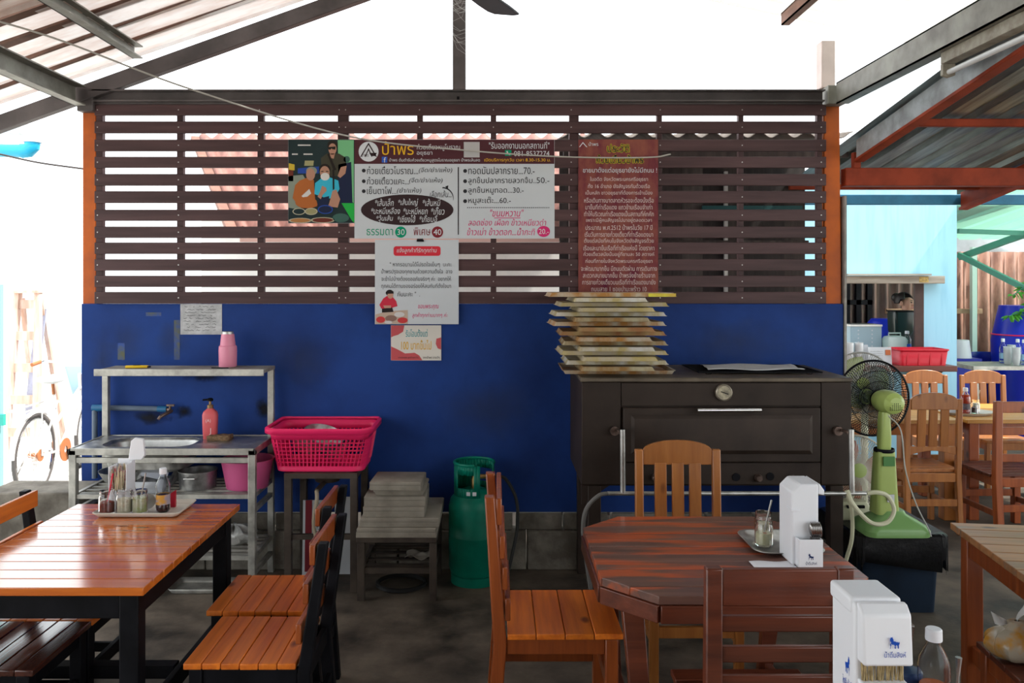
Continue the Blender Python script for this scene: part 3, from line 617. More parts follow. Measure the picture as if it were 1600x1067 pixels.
# overhead wires
M_wire = mat('pale_cable', (.42,.40,.36), .5)
tag(B().tube(spline([W(-30,25,3.5), W(100,65,3.7), W(300,140,4.15), W(545,213,4.75), W(730,235,5.06), W(880,245,5.10), W(1010,246,5.115), W(1048,241,5.12)]), .0045, 6).build('sagging_cable', M_wire), 'pale cable sagging across the front of the slat screen', 'cable')
tag(B().tube(spline([W(-40,232,5.3), W(0,241,5.3), W(60,254,5.25), W(132,264,5.2)]), .006, 6).build('sagging_cable', M_dark), 'dark cable running from the left orange post to the outside', 'cable')
# ================================================================ woods
W_orange = wood('orange_varnish', (.80,.21,.016), (.48,.095,.009), 'x', .4, .16, coat=.08)
W_top = wood('glossy_orange_table_varnish', (.72,.19,.016), (.46,.095,.010), 'x', .16, .1, coat=1, bump=.04)
W_orangeY = wood('orange_varnish_deep', (.60,.14,.018), (.36,.066,.010), 'y', .22, .16, coat=.3)
W_redbr = wood('red_brown_varnish', (.15,.036,.016), (.07,.017,.009), 'x', .34, .15, coat=.2)
W_brown = wood('orange_brown_varnish', (.36,.085,.018), (.20,.042,.011), 'z', .3, .12, coat=.2)
W_light = wood('light_pine_varnish', (.42,.155,.034), (.28,.09,.018), 'z', .32, .12, coat=.2)
W_pine = wood('pale_pine', (.62,.36,.12), (.46,.24,.07), 'x', .35, .1, coat=.15)
W_octo = wood('worn_red_table_top', (.20,.095,.07), (.10,.05,.042), 'x', .36, .12, coat=.2, knots=False, wear=((.46,.085,.022), .47, .60))
W_edge = mat('worn_pale_edge', (.36,.30,.26), .6, var=.4, scale=30)
def chair(label, loc, rotz, kind='ladder', w=.42, d=.42, sh=.45, top=.95, n=3, frame=None, seat=None, slat=None, np_=5, lean=.06, leg=.042, group=None, toph=.06, slath=.06, name='dining_chair', zs=None, front=False):
    t = thing(name, label, 'chair', loc, rotz, group)
    hb, hf = -d/2+leg/2, d/2-leg/2
    for sx in (-1, 1):                                            # rear leg runs up into the back post
        x = sx*(w/2-leg/2)
        prof = [(hb-leg/2-.03, 0), (hb+leg/2-.03, 0), (hb+leg/2, sh*.9), (hb+leg/2-lean*.9, top), (hb-leg/2-lean*.9+.012, top), (hb-leg/2, sh*.9)]
        B().prism(prof, x-leg/2, x+leg/2, 'yz').build('back_post', frame, t, bevel=.005)
        B().box(x-leg/2, x+leg/2, hf-leg/2, hf+leg/2, 0, sh-.022).build('front_leg', frame, t, bevel=.005)
        B().box(x-.011, x+.011, hb+leg/2, hf-leg/2, sh-.085, sh-.024).build('side_apron', frame, t, bevel=.003)
        B().box(x-.011, x+.011, hb+leg/2-.02, hf-leg/2, .16, .20).build('side_stretcher', frame, t, bevel=.003)
    xi = w/2-leg
    B().box(-xi, xi, hf-.011, hf+.011, sh-.085, sh-.024).build('front_apron', frame, t, bevel=.003)
    B().box(-xi, xi, hb-.011, hb+.011, sh-.085, sh-.024).build('rear_apron', frame, t, bevel=.003)
    B().box(-xi, xi, hb-.03, hb-.008, .20, .25).build('rear_stretcher', frame, t, bevel=.003)
    B().box(-xi, xi, hf-.011, hf+.011, .20, .25).build('front_stretcher', frame, t, bevel=.003)
    y0 = hb+leg/2+.002; y1 = d/2+.018; pw = (y1-y0)/np_; pl = None
    for i in range(np_):
        if pl is None: pl = B().box(-w/2-.006, w/2+.006, -pw/2+.0012, pw/2-.0012, -.022, 0).build('seat_plank', seat, t, bevel=.0035); q = pl
        else: q = dup(pl, (0,0,0), t)
        q.location = (0, y0+pw*(i+.5), sh+random.uniform(-.0008,.0008))
    yb = lambda z: hb-lean*.9*(z-sh)/(top-sh)+.004
    if kind == 'ladder':
        z = top-toph/2-.004
        B().cbox((0, yb(z)+(leg/2+.008 if front else 0), z), (w if front else 2*xi+.002, .02 if front else .026, toph)).build('top_rail', slat, t, bevel=.004)
        gap = (top-toph-.02-sh-.04)/n
        for i in range(len(zs) if zs else n):
            z = zs[i] if zs else top-toph-.016-gap*(i+.62)
            B().cbox((0, yb(z)+(leg/2+.008 if front else 0), z), (w if front else 2*xi+.002, .02, slath)).build('back_slat', slat, t, bevel=.004)
    else:
        z0 = sh+.14; zt = top-.075
        pts = [(-xi-.001, zt), (xi+.001, zt), (xi+.001, top-.008)]
        pts += [(xi*math.cos(PI*i/16), top-.008+.052*math.sin(PI*i/16)) for i in range(1, 16)]+[(-xi-.001, top-.008)]
        B().prism(pts, yb(top)-.012, yb(top)+.012, 'xz').build('arched_top_rail', slat, t, bevel=.004)
        lo = [(-xi, z0), (-xi, z0-.03)]+[(-xi+2*xi*i/12, z0-.03+.05*math.sin(PI*i/12)*.6) for i in range(13)]+[(xi, z0)]
        pr = [(-xi, z0+.025)]+[(-xi+2*xi*i/12, z0-.035+.03*math.sin(PI*i/12)) for i in range(13)]+[(xi, z0+.025)]
        B().prism(pr, yb(z0)-.011, yb(z0)+.011, 'xz').build('lower_back_rail', slat, t, bevel=.003)
        sw_ = .058 if n == 3 else .05
        for i in range(n):
            x = -xi+(2*xi)*(i+1)/(n+1)*1.0
            B().beam((x, yb(z0), z0+.02), (x, yb(zt), zt+.01), sw_, .018, up=(0,1,0)).build('back_slat', slat, t, bevel=.003)
    return t
def plank_table(label, loc, rotz, L, D, h, frame, top, n, leg=.065, th=.028, name='dining_table', apron=.09, stretch=True, edge=None, along='x'):
    t = thing(name, label, 'table', loc, rotz)
    pw = D/n; pl = None
    for i in range(n):
        if pl is None: pl = B().box(-L/2, L/2, -pw/2+.0012, pw/2-.0012, -th, 0).build('top_plank', top, t, bevel=.003); q = pl
        else: q = dup(pl, (0,0,0), t)
        q.location = (0, -D/2+pw*(i+.5), h)
    for sx in (-1, 1):
        for sy in (-1, 1):
            x, y = sx*(L/2-leg/2-.03), sy*(D/2-leg/2-.03)
            B().box(x-leg/2, x+leg/2, y-leg/2, y+leg/2, 0, h-th).build('leg', frame, t, bevel=.005)
    a = L/2-leg-.03; c = D/2-leg-.03
    for s in (-1, 1):
        B().box(-a, a, s*(D/2-.05)-.012, s*(D/2-.05)+.012, h-th-apron, h-th).build('apron', frame, t, bevel=.003)
        B().box(s*(L/2-.05)-.012, s*(L/2-.05)+.012, -c, c, h-th-apron, h-th).build('apron', frame, t, bevel=.003)
        if stretch: B().box(s*(L/2-.062)-.012, s*(L/2-.062)+.012, -c, c, .20, .27).build('stretcher', frame, t, bevel=.003)
    if stretch: B().box(-L/2+.09, L/2-.09, -.03, .03, .21, .26).build('stretcher', frame, t, bevel=.003)
    return t
# ================================================================ left table and its four chairs
plank_table('orange plank table with a black frame, holding the cream condiment tray', (-1.5475, 3.295, 0), 0, .745, 1.05, .75, M_black, W_top, 12)
ck = dict(kind='ladder', w=.40, d=.42, top=.86, frame=M_black, seat=W_orange, slat=W_brown, np_=6, lean=.08, n=2, leg=.045, slath=.07, toph=.07, front=True)
chair('black-framed chair with an orange plank seat, nearer the stacked grey boxes', (-.935, 3.54, 0), PI/2, **ck)
chair('black-framed chair with an orange plank seat, turned away from the stacked boxes', (-.855, 3.08, 0), PI/2, **ck)
chair('orange slat-backed chair on the outdoor side of the left table', (-1.80, 3.45, 0), -PI/2, **{**ck, 'slat': W_orange})
chair('glossy dark-seated chair pushed under the left plank table', (-1.80, 3.03, 0), -PI/2, **{**ck, 'seat': wood('dark_glossy_plank', (.075,.022,.012), (.03,.010,.008), 'x', .12, .15, coat=.6)})
# ================================================================ octagonal table
ox0, ox1, oy0, oy1, ch = .36, 1.285, 2.70, 3.62, .17
ot = thing('octagonal_table', 'worn red-brown octagonal table with cut corners and dark splayed legs', 'table', ((ox0+ox1)/2, (oy0+oy1)/2, 0))
hx, hy = (ox1-ox0)/2, (oy1-oy0)/2; n = 11; pw = 2*hy/n
def lim(y): a = abs(y); return hx if a <= hy-ch else hx-(a-(hy-ch))
for i in range(n):
    ya, yb_ = -hy+i*pw+.001, -hy+(i+1)*pw-.001
    ys = sorted({ya, yb_} | {v for v in (-(hy-ch), hy-ch) if ya < v < yb_})
    poly = [(-lim(y), y) for y in ys]+[(lim(y), y) for y in reversed(ys)]
    B().prism(list(reversed(poly)), .72, .75+random.uniform(-.0012,.0012), 'xy').build('top_plank', W_octo, ot, bevel=.003)
oc = [(-hx, -hy+ch), (-hx+ch, -hy), (hx-ch, -hy), (hx, -hy+ch), (hx, hy-ch), (hx-ch, hy), (-hx+ch, hy), (-hx, hy-ch)]
for i in range(8):
    a, b_ = Vector((*oc[i], 0)), Vector((*oc[(i+1) % 8], 0)); a *= .985; b_ *= .985
    B().beam(a+Vector((0,0,.69)), b_+Vector((0,0,.69)), .03, .058).build('edge_board', W_redbr, ot, bevel=.003)
for sx in (-1, 1):
    for sy in (-1, 1):
        B().beam((sx*(hx-.10), sy*(hy-.14), .715), (sx*(hx-.15), sy*(hy-.06), 0), .075, .05, up=(0,1,0), t=.75).build('leg', W_redbr, ot, bevel=.004)
    B().beam((sx*(hx-.14), -hy+.12, .14), (sx*(hx-.14), hy-.12, .14), .03, .05).build('stretcher', W_redbr, ot, bevel=.003)
B().beam((-hx+.15, 0, .14), (hx-.15, 0, .14), .05, .03).build('stretcher', W_redbr, ot, bevel=.003)
chair('orange-brown chair with four backboards beside the gas cylinder', (.225, 3.34, 0), -PI/2, kind='ladder', w=.44, d=.47, top=.96, frame=W_brown, seat=W_orange, slat=W_brown, np_=4, lean=.05, n=3, leg=.05, toph=.10, slath=.085, front=True)
chair('light wooden chair with an arched back between octagonal table and oven', (.883, 3.85, 0), PI, kind='arch', w=.415, d=.40, top=.955, frame=W_light, seat=W_light, slat=W_light, np_=5, lean=.03, n=3, leg=.04)
chair('dark red-brown chair with three thin back rails pulled up to the octagonal table', (.813, 2.60, 0), 0, kind='ladder', w=.425, d=.44, top=.95, frame=W_redbr, seat=W_redbr, slat=W_redbr, np_=5, lean=.02, n=3, leg=.048, toph=.105, slath=.046, zs=(.787,.698,.612,.53))
# ================================================================ right table with a chair under it
plank_table('orange wooden table with a worn grey-brown top at the right', (1.906+.62*math.cos(-.14)+.45*math.sin(-.14), 3.54-.45*math.cos(.14)+.62*math.sin(-.14), 0), -.14, 1.2, .88, .75, W_brown, wood('worn_orange_top', (.45,.20,.075), (.26,.12,.05), 'x', .4, .12, wear=((.20,.15,.11), .55, .72)), 9)
chair('brown chair holding a knotted plastic bag, tucked under the right table', (1.965, 2.80, 0), -.1, kind='ladder', w=.44, d=.44, top=.9, frame=W_brown, seat=W_redbr, slat=W_brown, np_=4, lean=.03, n=2)
plank_table('wooden table in front carrying the large white tissue dispenser', (1.22, 1.70, 0), 0, 1.3, .74, .75, W_brown, W_octo, 8)
# ================================================================ far dining set
plank_table('pale pine table in the side dining area behind the fan', (2.93, 6.53, 0), 0, 1.02, .80, .75, W_light, W_pine, 7, leg=.09)
plank_table('pine table holding a white tray and a red sauce bottle', (4.03, 6.55, 0), 0, 1.10, .82, .75, W_brown, wood('golden_pine', (.62,.31,.07), (.48,.22,.045), 'x', .3, .1), 7, leg=.075)
arch = dict(kind='arch', w=.40, d=.40, top=.95, frame=W_light, seat=W_light, slat=W_light, np_=5, lean=.03, n=3, leg=.038)
chair('arched-back pine chair just behind the green fan', (3.06, 6.02, 0), 0, **arch)
chair('ladder-back brown chair with a glossy seat at the far pine table', (3.62, 5.90, 0), .04, kind='ladder', w=.46, d=.46, top=.955, frame=W_brown, seat=W_redbr, slat=W_brown, np_=5, lean=.02, n=2, leg=.05, toph=.075, slath=.055)
chair('arched-back pine chair below the red tray of the hatch', (3.77, 7.12, 0), PI, **arch)
chair('arched-back pine chair near the deep blue tarpaulin', (4.28, 7.12, 0), PI, **arch)
# ================================================================ oven
OY = 4.45; ok_ = OY/FPX
def oxp(px): return (px-PX)*ok_
def ozp(py): return CAMZ-(py-PY)*ok_
OX0, OX1, OZ1 = oxp(909), oxp(1330), 1.256
M_oven = mat('blackened_oven_steel', (.040,.027,.020), .55, col2=(.020,.013,.010), metal=.1, scale=4, lo=.3, hi=.7, bump=.05, spec=.3)
M_ovtop = mat('greasy_oven_top', (.15,.12,.085), .5, col2=(.07,.055,.04), metal=.3, scale=5)
ov = thing('oven', 'large dark brown steel gas oven with a rail and a round dial', 'oven', ((OX0+OX1)/2, OY, 0))
cx = (OX0+OX1)/2; R = lambda px: oxp(px)-cx
hw_ = (OX1-OX0)/2
B().box(-hw_, hw_, .012, .69, ozp(760), OZ1-.02).build('body', M_oven, ov, bevel=.008)
B().box(-hw_-.008, hw_+.004, -.012, .695, OZ1-.022, OZ1).build('top_plate', M_ovtop, ov, bevel=.005)
B().box(R(971), R(1282), -.004, .011, ozp(634), ozp(598)).build('upper_panel', M_oven, ov, bevel=.003)
B().box(-hw_, R(971)-.004, -.002, .011, ozp(757), OZ1-.024).build('left_panel', M_oven, ov, bevel=.003)
B().box(R(1282)+.004, hw_, -.002, .011, ozp(757), OZ1-.024).build('right_panel', M_oven, ov, bevel=.003)
dr = B().box(R(973), R(1280), -.022, .010, ozp(721), ozp(636)).build('door', M_oven, ov, bevel=.006)
M_ovin = mat('oven_door_panel', (.034,.022,.016), .45, metal=.3, var=.3, scale=5)
fr = [(R(985),ozp(708)),(R(1267),ozp(708)),(R(1267),ozp(647)),(R(985),ozp(647))]
b = B(); inn = [(x*.97+R(1126)*.03*1, z) for x, z in fr]
c0 = (R(985)+R(1267))/2
b.add([(x, -.0225, z) for x, z in fr]+[(c0+(x-c0)*.965, -.032, ozp(677.5)+(z-ozp(677.5))*.8) for x, z in fr], [(0,1,5,4),(1,2,6,5),(2,3,7,6),(3,0,4,7),(4,5,6,7)])
b.build('raised_panel', M_ovin, dr, smooth=False)
b = B().box(R(983), R(1269), -.027, -.0221, ozp(710), ozp(708.3)).box(R(983), R(1269), -.027, -.0221, ozp(646.7), ozp(645))
b.build('panel_moulding', M_oven, dr)
hd = B().cyl((R(1085), -.07, ozp(638)), (R(1183), -.07, ozp(637.5)), .0095, 12).build('door_handle', M_chrome, dr); hd['label'] = 'shiny chrome handle'
B().cyl((R(1092), -.07, ozp(639)), (R(1092), -.02, ozp(641)), .006, 8).cyl((R(1176), -.07, ozp(639)), (R(1176), -.02, ozp(641)), .006, 8).build('handle_bracket', M_oven, dr)
B().box(R(971), R(1282), -.002, .011, ozp(757), ozp(723)).build('burner_panel', M_oven, ov, bevel=.003)
RX90 = Matrix.Rotation(PI/2, 3, 'X')
g = B().lathe([(0,0),(.044,0),(.044,.022),(.039,.026),(.036,.022),(0,.022)], 28, (R(1129.5), -.004, ozp(612.5)), RX90).build('temperature_dial', mat('dull_brass_rim', (.38,.34,.27), .4, metal=.7), ov)
b = B().lathe([(0,.0225),(.034,.0225),(.034,.0235),(0,.0235)], 24, (R(1129.5), -.004, ozp(612.5)), RX90); b.build('dial_face', mat('yellowed_dial_face', (.36,.32,.22), .4, var=.5, scale=30), g)
b = B().beam((R(1129.5)-.018, -.029, ozp(612.5)+.006), (R(1129.5)+.022, -.029, ozp(612.5)-.008), .003, .004); b.build('dial_needle', M_black, g)
M_knob = mat('worn_knob_metal', (.16,.11,.09), .45, metal=.6, var=.5, scale=30)
for px, py, kind in ((1024,745,1),(1083,745,0),(1150,745,0),(1184,746,1),(1203,744,0),(1236,747,1)):
    if kind: B().lathe([(0,0),(.02,0),(.022,.012),(.017,.03),(.014,.034),(0,.034)], 16, (R(px), -.002, ozp(py)), RX90).build('gas_knob', M_knob, ov)
    else: B().lathe([(0,0),(.021,0),(.021,.006),(0,.006)], 16, (R(px), -.002, ozp(py)), RX90).build('blank_socket', M_black, ov)
rail = B().cyl((R(944), -.13, ozp(760)-.004), (R(1336), -.13, ozp(760)-.004), .0115, 12).build('gas_rail', M_steel, ov); rail['label'] = 'polished steel rail across the front'
for px in (967.5, 1315):
    B().cyl((R(px), -.13, ozp(760)), (R(px), -.12, ozp(666)+.004), .014, 12).build('rail_upright', M_steel, ov)
    B().cyl((R(px)-.012, -.12, ozp(670)), (R(px)-.012, .0, ozp(670)), .009, 10).lathe([(0,0),(.024,0),(.024,.022),(0,.022)], 18, (R(px)-.028, -.01, ozp(672)), RX90).build('upright_bracket', M_knob, ov)
for sx in (-1, 1):
    for y in (.05, .62): B().box(sx*(hw_-.07)-.035, sx*(hw_-.07)+.035, y-.035, y+.035, 0, ozp(760)).build('leg', M_oven, ov, bevel=.004)
B().box(-hw_+.03, hw_-.03, .03, .05, .12, .17).build('lower_rail', M_oven, ov)
B().prism([(-hw_+.001, ozp(790)), (-hw_+.15, ozp(760)), (-hw_+.001, ozp(760))], .02, .04, 'xz').build('gusset', M_oven, ov)
# wire rack and paper on top
wr = thing('wire_rack', 'black wire cooling rack lying on top of the oven', 'rack', (1.46, 4.80, OZ1+.001))
b = B()
for i in range(15): b.cyl((-.33, -.2+i*.4/14, .012), (.33, -.2+i*.4/14, .012), .002, 5)
for i in range(5): b.cyl((-.33+i*.165, -.2, .009), (-.33+i*.165, .2, .009), .0025, 5)
b.tube([(-.34,-.21,.012),(.34,-.21,.012),(.34,.21,.012),(-.34,.21,.012)], .0035, 6, closed=True)
b.build('wires', M_black, wr)
for x in (-.28, .28):
    for y in (-.18, .18): B().tube([(x-.02,y,.011),(x-.012,y,.0),(x+.012,y,.0),(x+.02,y,.011)], .002, 5).build('foot', M_black, wr)
rng = random.Random(3)
ppr = B().grid(lambda u, v: (-.27+u*.54+.04*v, -.17+v*.34, .004*math.sin(u*9+v*4)+.003*math.sin(v*11)), 16, 10).build('paper_sheet', mat('grey_white_paper', (.48,.48,.49), .8), solid=.001)
ppr.location = (1.45, 4.80, OZ1+.024); tag(ppr, 'creased white paper sheet lying on the wire rack', 'paper')
# ================================================================ stack of baking trays
TR = [mat('tray_rim_%d' % i, c1, .55, col2=c2, scale=9, stretch=(1,1,.3), lo=.4, hi=.62, metal=.15) for i, (c1, c2) in enumerate([((.52,.46,.36),(.42,.20,.05)), ((.45,.40,.26),(.30,.16,.05)), ((.62,.60,.55),(.45,.36,.16)), ((.34,.15,.06),(.42,.30,.14)), ((.50,.40,.16),(.55,.48,.36))])]
M_yel = mat('bright_yellow_sheet', (.75,.72,.04), .5, col2=(.62,.40,.05), scale=12)
def tray(label, x, y, z, w, d, h, m, up=False, rz=0):
    t = thing('baking_tray', label, 'tray', (x, y, z), rz, 'stained baking trays stacked on the oven')
    b = B(); r0 = rrect(w, d, .012, 3); r1 = rrect(w-.022, d-.022, .01, 3); r2 = rrect(w+.012, d+.012, .014, 3); hi, lo = (0, h) if up else (h, 0)
    s = 1 if up else -1
    loft(b, [[(x_, y_, lo) for x_, y_ in r2], [(x_, y_, lo) for x_, y_ in r0], [(x_, y_, hi) for x_, y_ in r1]], False, True)
    b.build('pan', m, t, solid=.0015)
    return t
pairs = 8; z = OZ1+.002; pitch = .0262
wide = [(880,1057),(885,1046),(876,1045),(880,1046),(876,1043),(863,1041),(866,1042),(874,1046),(858,1058)]
nar = [(907,1025),(909,1030),(905,1027),(900,1020),(904,1026),(896,1018),(904,1026),(897,1015)]
ORD = ['first','second','third','fourth','fifth','sixth','seventh','eighth','ninth','tenth','eleventh','twelfth','thirteenth','fourteenth','fifteenth','sixteenth']
for i in range(9):
    a, c = wide[i]; Yw = 4.60; x = ((a+c)/2-PX)/FPX*Yw; w = (c-a)/FPX*Yw
    if i < 8: lb = 'wide stained baking tray lying crosswise, %s from the bottom of the oven-top stack' % ORD[i*2]
    else: lb = 'topmost baking tray of the stack, with a bright yellow corner'
    t = tray(lb, x, 4.82, z, w-.01, .43, .020, TR[(i*2) % 5] if i < 8 else TR[0], up=(i == 0), rz=rng.uniform(-.03,.03))
    if i == 8: B().box(w/2-.16, w/2-.008, -.223, -.2185, .0, .018).build('yellow_corner', M_yel, t)
    z += pitch+.0012
    if i < 8:
        a, c = nar[i]; Yn = 4.51; x = ((a+c)/2-PX)/FPX*Yn; w = (c-a)/FPX*Yn
        tray('stained baking tray pointing outward, %s from the bottom of the oven-top stack' % ORD[i*2+1], x, 4.815, z, w-.01, .60, .020, TR[(i*3+1) % 5], rz=rng.uniform(-.02,.02)); z += pitch
# ================================================================ sink unit
SX0, SX1, SYf, SYb, SZ = -2.40, -1.353, 4.67, 5.10, .825
sk = thing('sink_unit', 'aluminium-framed steel sink counter with an upper shelf against the blue wall', 'sink', ((SX0+SX1)/2, SYb, 0))
sc_ = (SX0+SX1)/2; a = (SX1-SX0)/2; d = SYb-SYf
def leg(x, y, z0, z1, w=.04): return B().box(x-w/2, x+w/2, y-w/2, y+w/2, z0, z1).build('leg', M_alu, sk, bevel=.003)
for sx in (-1, 1): leg(sx*(a-.02), -d+.02, 0, SZ-.002); leg(sx*(a-.02), -.02, 0, 1.24, .036)
bx0, bx1, by0, by1 = -a+.12, .12, -d+.07, -.07     # basin opening
b = B()
ring_o = [(-a+.005, -d+.005), (a-.005, -d+.005), (a-.005, -.005), (-a+.005, -.005)]
nr = rrect(bx1-bx0, by1-by0, .10, 6); ic = ((bx0+bx1)/2, (by0+by1)/2); nr = [(x+ic[0], y+ic[1]) for x, y in nr]
bmx = bmesh.new()
vo = [bmx.verts.new((x, y, SZ)) for x, y in ring_o]; vi = [bmx.verts.new((x, y, SZ)) for x, y in nr]
eds = [bmx.edges.new((vo[i], vo[(i+1) % 4])) for i in range(4)]+[bmx.edges.new((vi[i], vi[(i+1) % len(vi)])) for i in range(len(vi))]
bmesh.ops.triangle_fill(bmx, edges=eds, use_beauty=True)
me = bpy.data.meshes.new('counter_top'); bmx.to_mesh(me); bmx.free(); me.materials.append(M_steel)
o = bpy.data.objects.new('counter_top', me); C.objects.link(o); o.parent = sk; md = o.modifiers.new('solid', 'SOLIDIFY'); md.thickness = .004
b = B(); sc2 = lambda q, f: [((x-ic[0])*f+ic[0], (y-ic[1])*f+ic[1]) for x, y in q]
loft(b, [[(x, y, SZ+.001) for x, y in nr], [(x, y, SZ-.02) for x, y in sc2(nr, .97)], [(x, y, SZ-.13) for x, y in sc2(nr, .88)], [(x, y, SZ-.155) for x, y in sc2(nr, .6)]], False, True)
b.build('basin', M_steel, sk, solid=.002)
b = B()
for y0, y1, x0, x1 in ((-d, -d+.012, -a, a), (-.012, 0, -a, a), (-d, 0, -a, -a+.012), (-d, 0, a-.012, a)): b.box(x0, x1, y0, y1, SZ-.03, SZ+.008)
b.build('counter_rim', M_alu, sk, bevel=.002)
for z0, z1 in ((SZ-.075, SZ-.045),): B().box(-a+.04, a-.04, -d+.005, -d+.03, z0, z1).build('front_rail', M_alu, sk, bevel=.002)
for sx in (-1, 1):
    for z in (.56, .475, .215, .12): B().box(sx*(a-.02)-.012, sx*(a-.02)+.012, -d+.04, -.04, z-.013, z+.013).build('side_rail', M_alu, sk, bevel=.002)
for z in (.56, .215):
    B().box(-a+.04, a-.04, -d+.01, -d+.03, z-.012, z+.012).box(-a+.04, a-.04, -.03, -.01, z-.012, z+.012).build('shelf_rail', M_alu, sk)
    for i in range(5):
        y = -d+.07+i*(d-.14)/4; B().box(-a+.03, a-.03, y-.012, y+.012, z-.004, z+.008).build('shelf_slat', M_alu, sk)
B().box(-a+.07, a+.0, -.265, 0, 1.235, 1.256).build('upper_shelf', mat('grimy_aluminium_shelf', (.40,.38,.33), .55, col2=(.24,.21,.17), metal=.35, scale=6, lo=.35, hi=.6), sk, bevel=.003)
B().box(-a+.065, a+.005, -.272, -.262, 1.222, 1.262).build('shelf_lip', M_alu, sk, bevel=.002)
B().tube(spline([(-.2,-.22,SZ-.155),(-.2,-.22,SZ-.23),(-.12,-.2,SZ-.27),(-.03,-.18,SZ-.22),(0,-.15,SZ-.12),(-.03,-.13,SZ-.10)], 6), .024, 10).build('drain_hose', mat('grey_drain_hose', (.36,.36,.36), .5), sk)
# tap
tp = thing('wall_tap', 'grey plastic water pipe with a small metal tap on the blue wall', 'tap', (wx(255), WY-.02, wz(640)))
def q(px, py, y): return (wx(px)-wx(255), y, wz(py)-wz(640))
M_pvc = mat('grey_blue_pvc', (.10,.14,.20), .5, var=.2)
B().tube([q(152,745,-.012), q(152,640,-.012), q(153,637,-.012), q(156,635.5,-.012), q(160,635.5,-.012), q(252,637.5,-.012)], .0165, 10).build('pipe', M_pvc, tp)
B().cyl(q(148.5,636,-.012), q(170,635.8,-.012), .021, 12).cyl(q(250,637.5,-.012), q(264,638,-.012), .019, 12).build('pipe_fitting', mat('blue_pvc_fitting', (.015,.13,.28), .4), tp)
B().tube([q(264,638,-.012), q(272,640,-.03), q(268,643,-.07), q(263,646,-.10), q(260,650,-.105)], [.012,.013,.011,.010,.009], 10).build('spout', M_knob, tp)
B().cyl(q(270,638,-.03), q(272,631,-.035), .007, 8).box(q(266,631,0)[0], q(278,631,0)[0], -.042, -.03, q(0,632.5,0)[2], q(0,629.5,0)[2]).build('tap_handle', M_knob, tp)
# things on the shelf and the counter
def lathe_thing(name, label, cat, loc, prof, m, n=24, parts=(), group=None, sx=1, sy=1):
    t = thing(name, label, cat, loc, 0, group)
    B().lathe(prof, n, sx=sx, sy=sy).build('body', m, t)
    for pn, pp, pm in parts: B().lathe(pp, n, sx=sx, sy=sy).build(pn, pm, t)
    return t
M_tumb = mat('pale_pink_metal', (.72,.25,.36), .35)
pt = W(356, 571, 5.0); z = 1.2565
lathe_thing('tumbler', 'pale pink steel tumbler standing upside down on the upper shelf', 'tumbler', (pt.x, 5.0, z), [(0,0),(.050,0),(.052,.006),(.0535,.1),(.052,.125),(.045,.132),(.038,.195),(.037,.199),(0,.199)], M_tumb, 28,
  [('steel_rim', [(0,.1985),(.034,.1985),(.033,.213),(.030,.215),(0,.215)], M_steel), ('steel_base_ring', [(.0505,-.0002),(.0515,.004),(.0505,.005)], M_chrome)])
t = thing('box_cutter', 'yellow box cutter lying on the upper shelf', 'knife', (W(214,574,4.93).x, 4.93, 1.258), .12)
B().prism([(-.065,-.012),(.05,-.011),(.068,0),(.05,.011),(-.065,.012)], 0, .016, 'xy').build('handle', mat('yellow_plastic', (.85,.55,.02), .4), t, bevel=.004)
B().box(.06, .078, -.006, .006, .003, .011).build('black_tip', M_black, t); B().box(-.02, .02, -.004, .004, .016, .019).build('slider', M_black, t)
t = thing('paring_knife', 'small knife with a black handle beside the tumbler', 'knife', (W(345,577,4.87).x, 4.87, 1.2575), -.03)
B().box(-.05, .05, -.013, .013, 0, .006).build('blade', mat('pale_blade', (.6,.6,.6), .3, metal=.5), t, bevel=.002); B().prism([(-.05,-.016),(0,-.02),(.05,-.016),(.05,-.011),(0,-.014),(-.05,-.011)], .006, .012, 'xy').build('handle', M_black, t)
pt = G(328.5, 686, SZ)
t = thing('soap_bottle', 'coral pink pump bottle standing on the sink counter', 'bottle', (pt.x, pt.y, SZ+.001), .1)
M_soap = mat('coral_soap_bottle', (.70,.12,.13), .35)
b = B(); loft(b, [[(x, y, zz) for x, y in rrect(w_, d_, min(w_, d_)*.35, 4)] for zz, w_, d_ in ((0,.074,.05),(.008,.08,.056),(.10,.088,.058),(.145,.09,.058),(.165,.078,.05),(.178,.046,.036),(.185,.032,.03))]); b.build('body', M_soap, t)
b = B(); text(b, '(A)', -.02, .01, .10, .125, -.0305); text(b, 'J', .0, .012, .03, .07, -.0305); b.build('printed_mark', ink('soap_white', (.8,.6,.6)), t, smooth=False, fix=False)
B().lathe([(0,.185),(.018,.185),(.018,.205),(.008,.207),(.006,.235),(0,.235)], 16).build('pump_collar', mat('brass_collar', (.25,.15,.07), .4, metal=.4), t)
B().lathe([(0,.228),(.017,.228),(.018,.24),(.01,.246),(0,.246)], 14).beam((0,0,.238), (-.042,-.01,.236), .012, .01).build('pump_head', M_black, t)
spg = B().grid(lambda u, v: ((u-.5)*.13, (v-.5)*.085, .016+.003*math.sin(u*14)*math.sin(v*9)), 14, 9).build('scouring_sponge', mat('brown_sponge', (.24,.15,.08), .95, var=.5, scale=60, bump=.6), solid=.028)
spg.location = (*G(344, 688, SZ).xy, SZ+.002); tag(spg, 'flat brown scouring sponge lying beside the coral bottle', 'sponge')
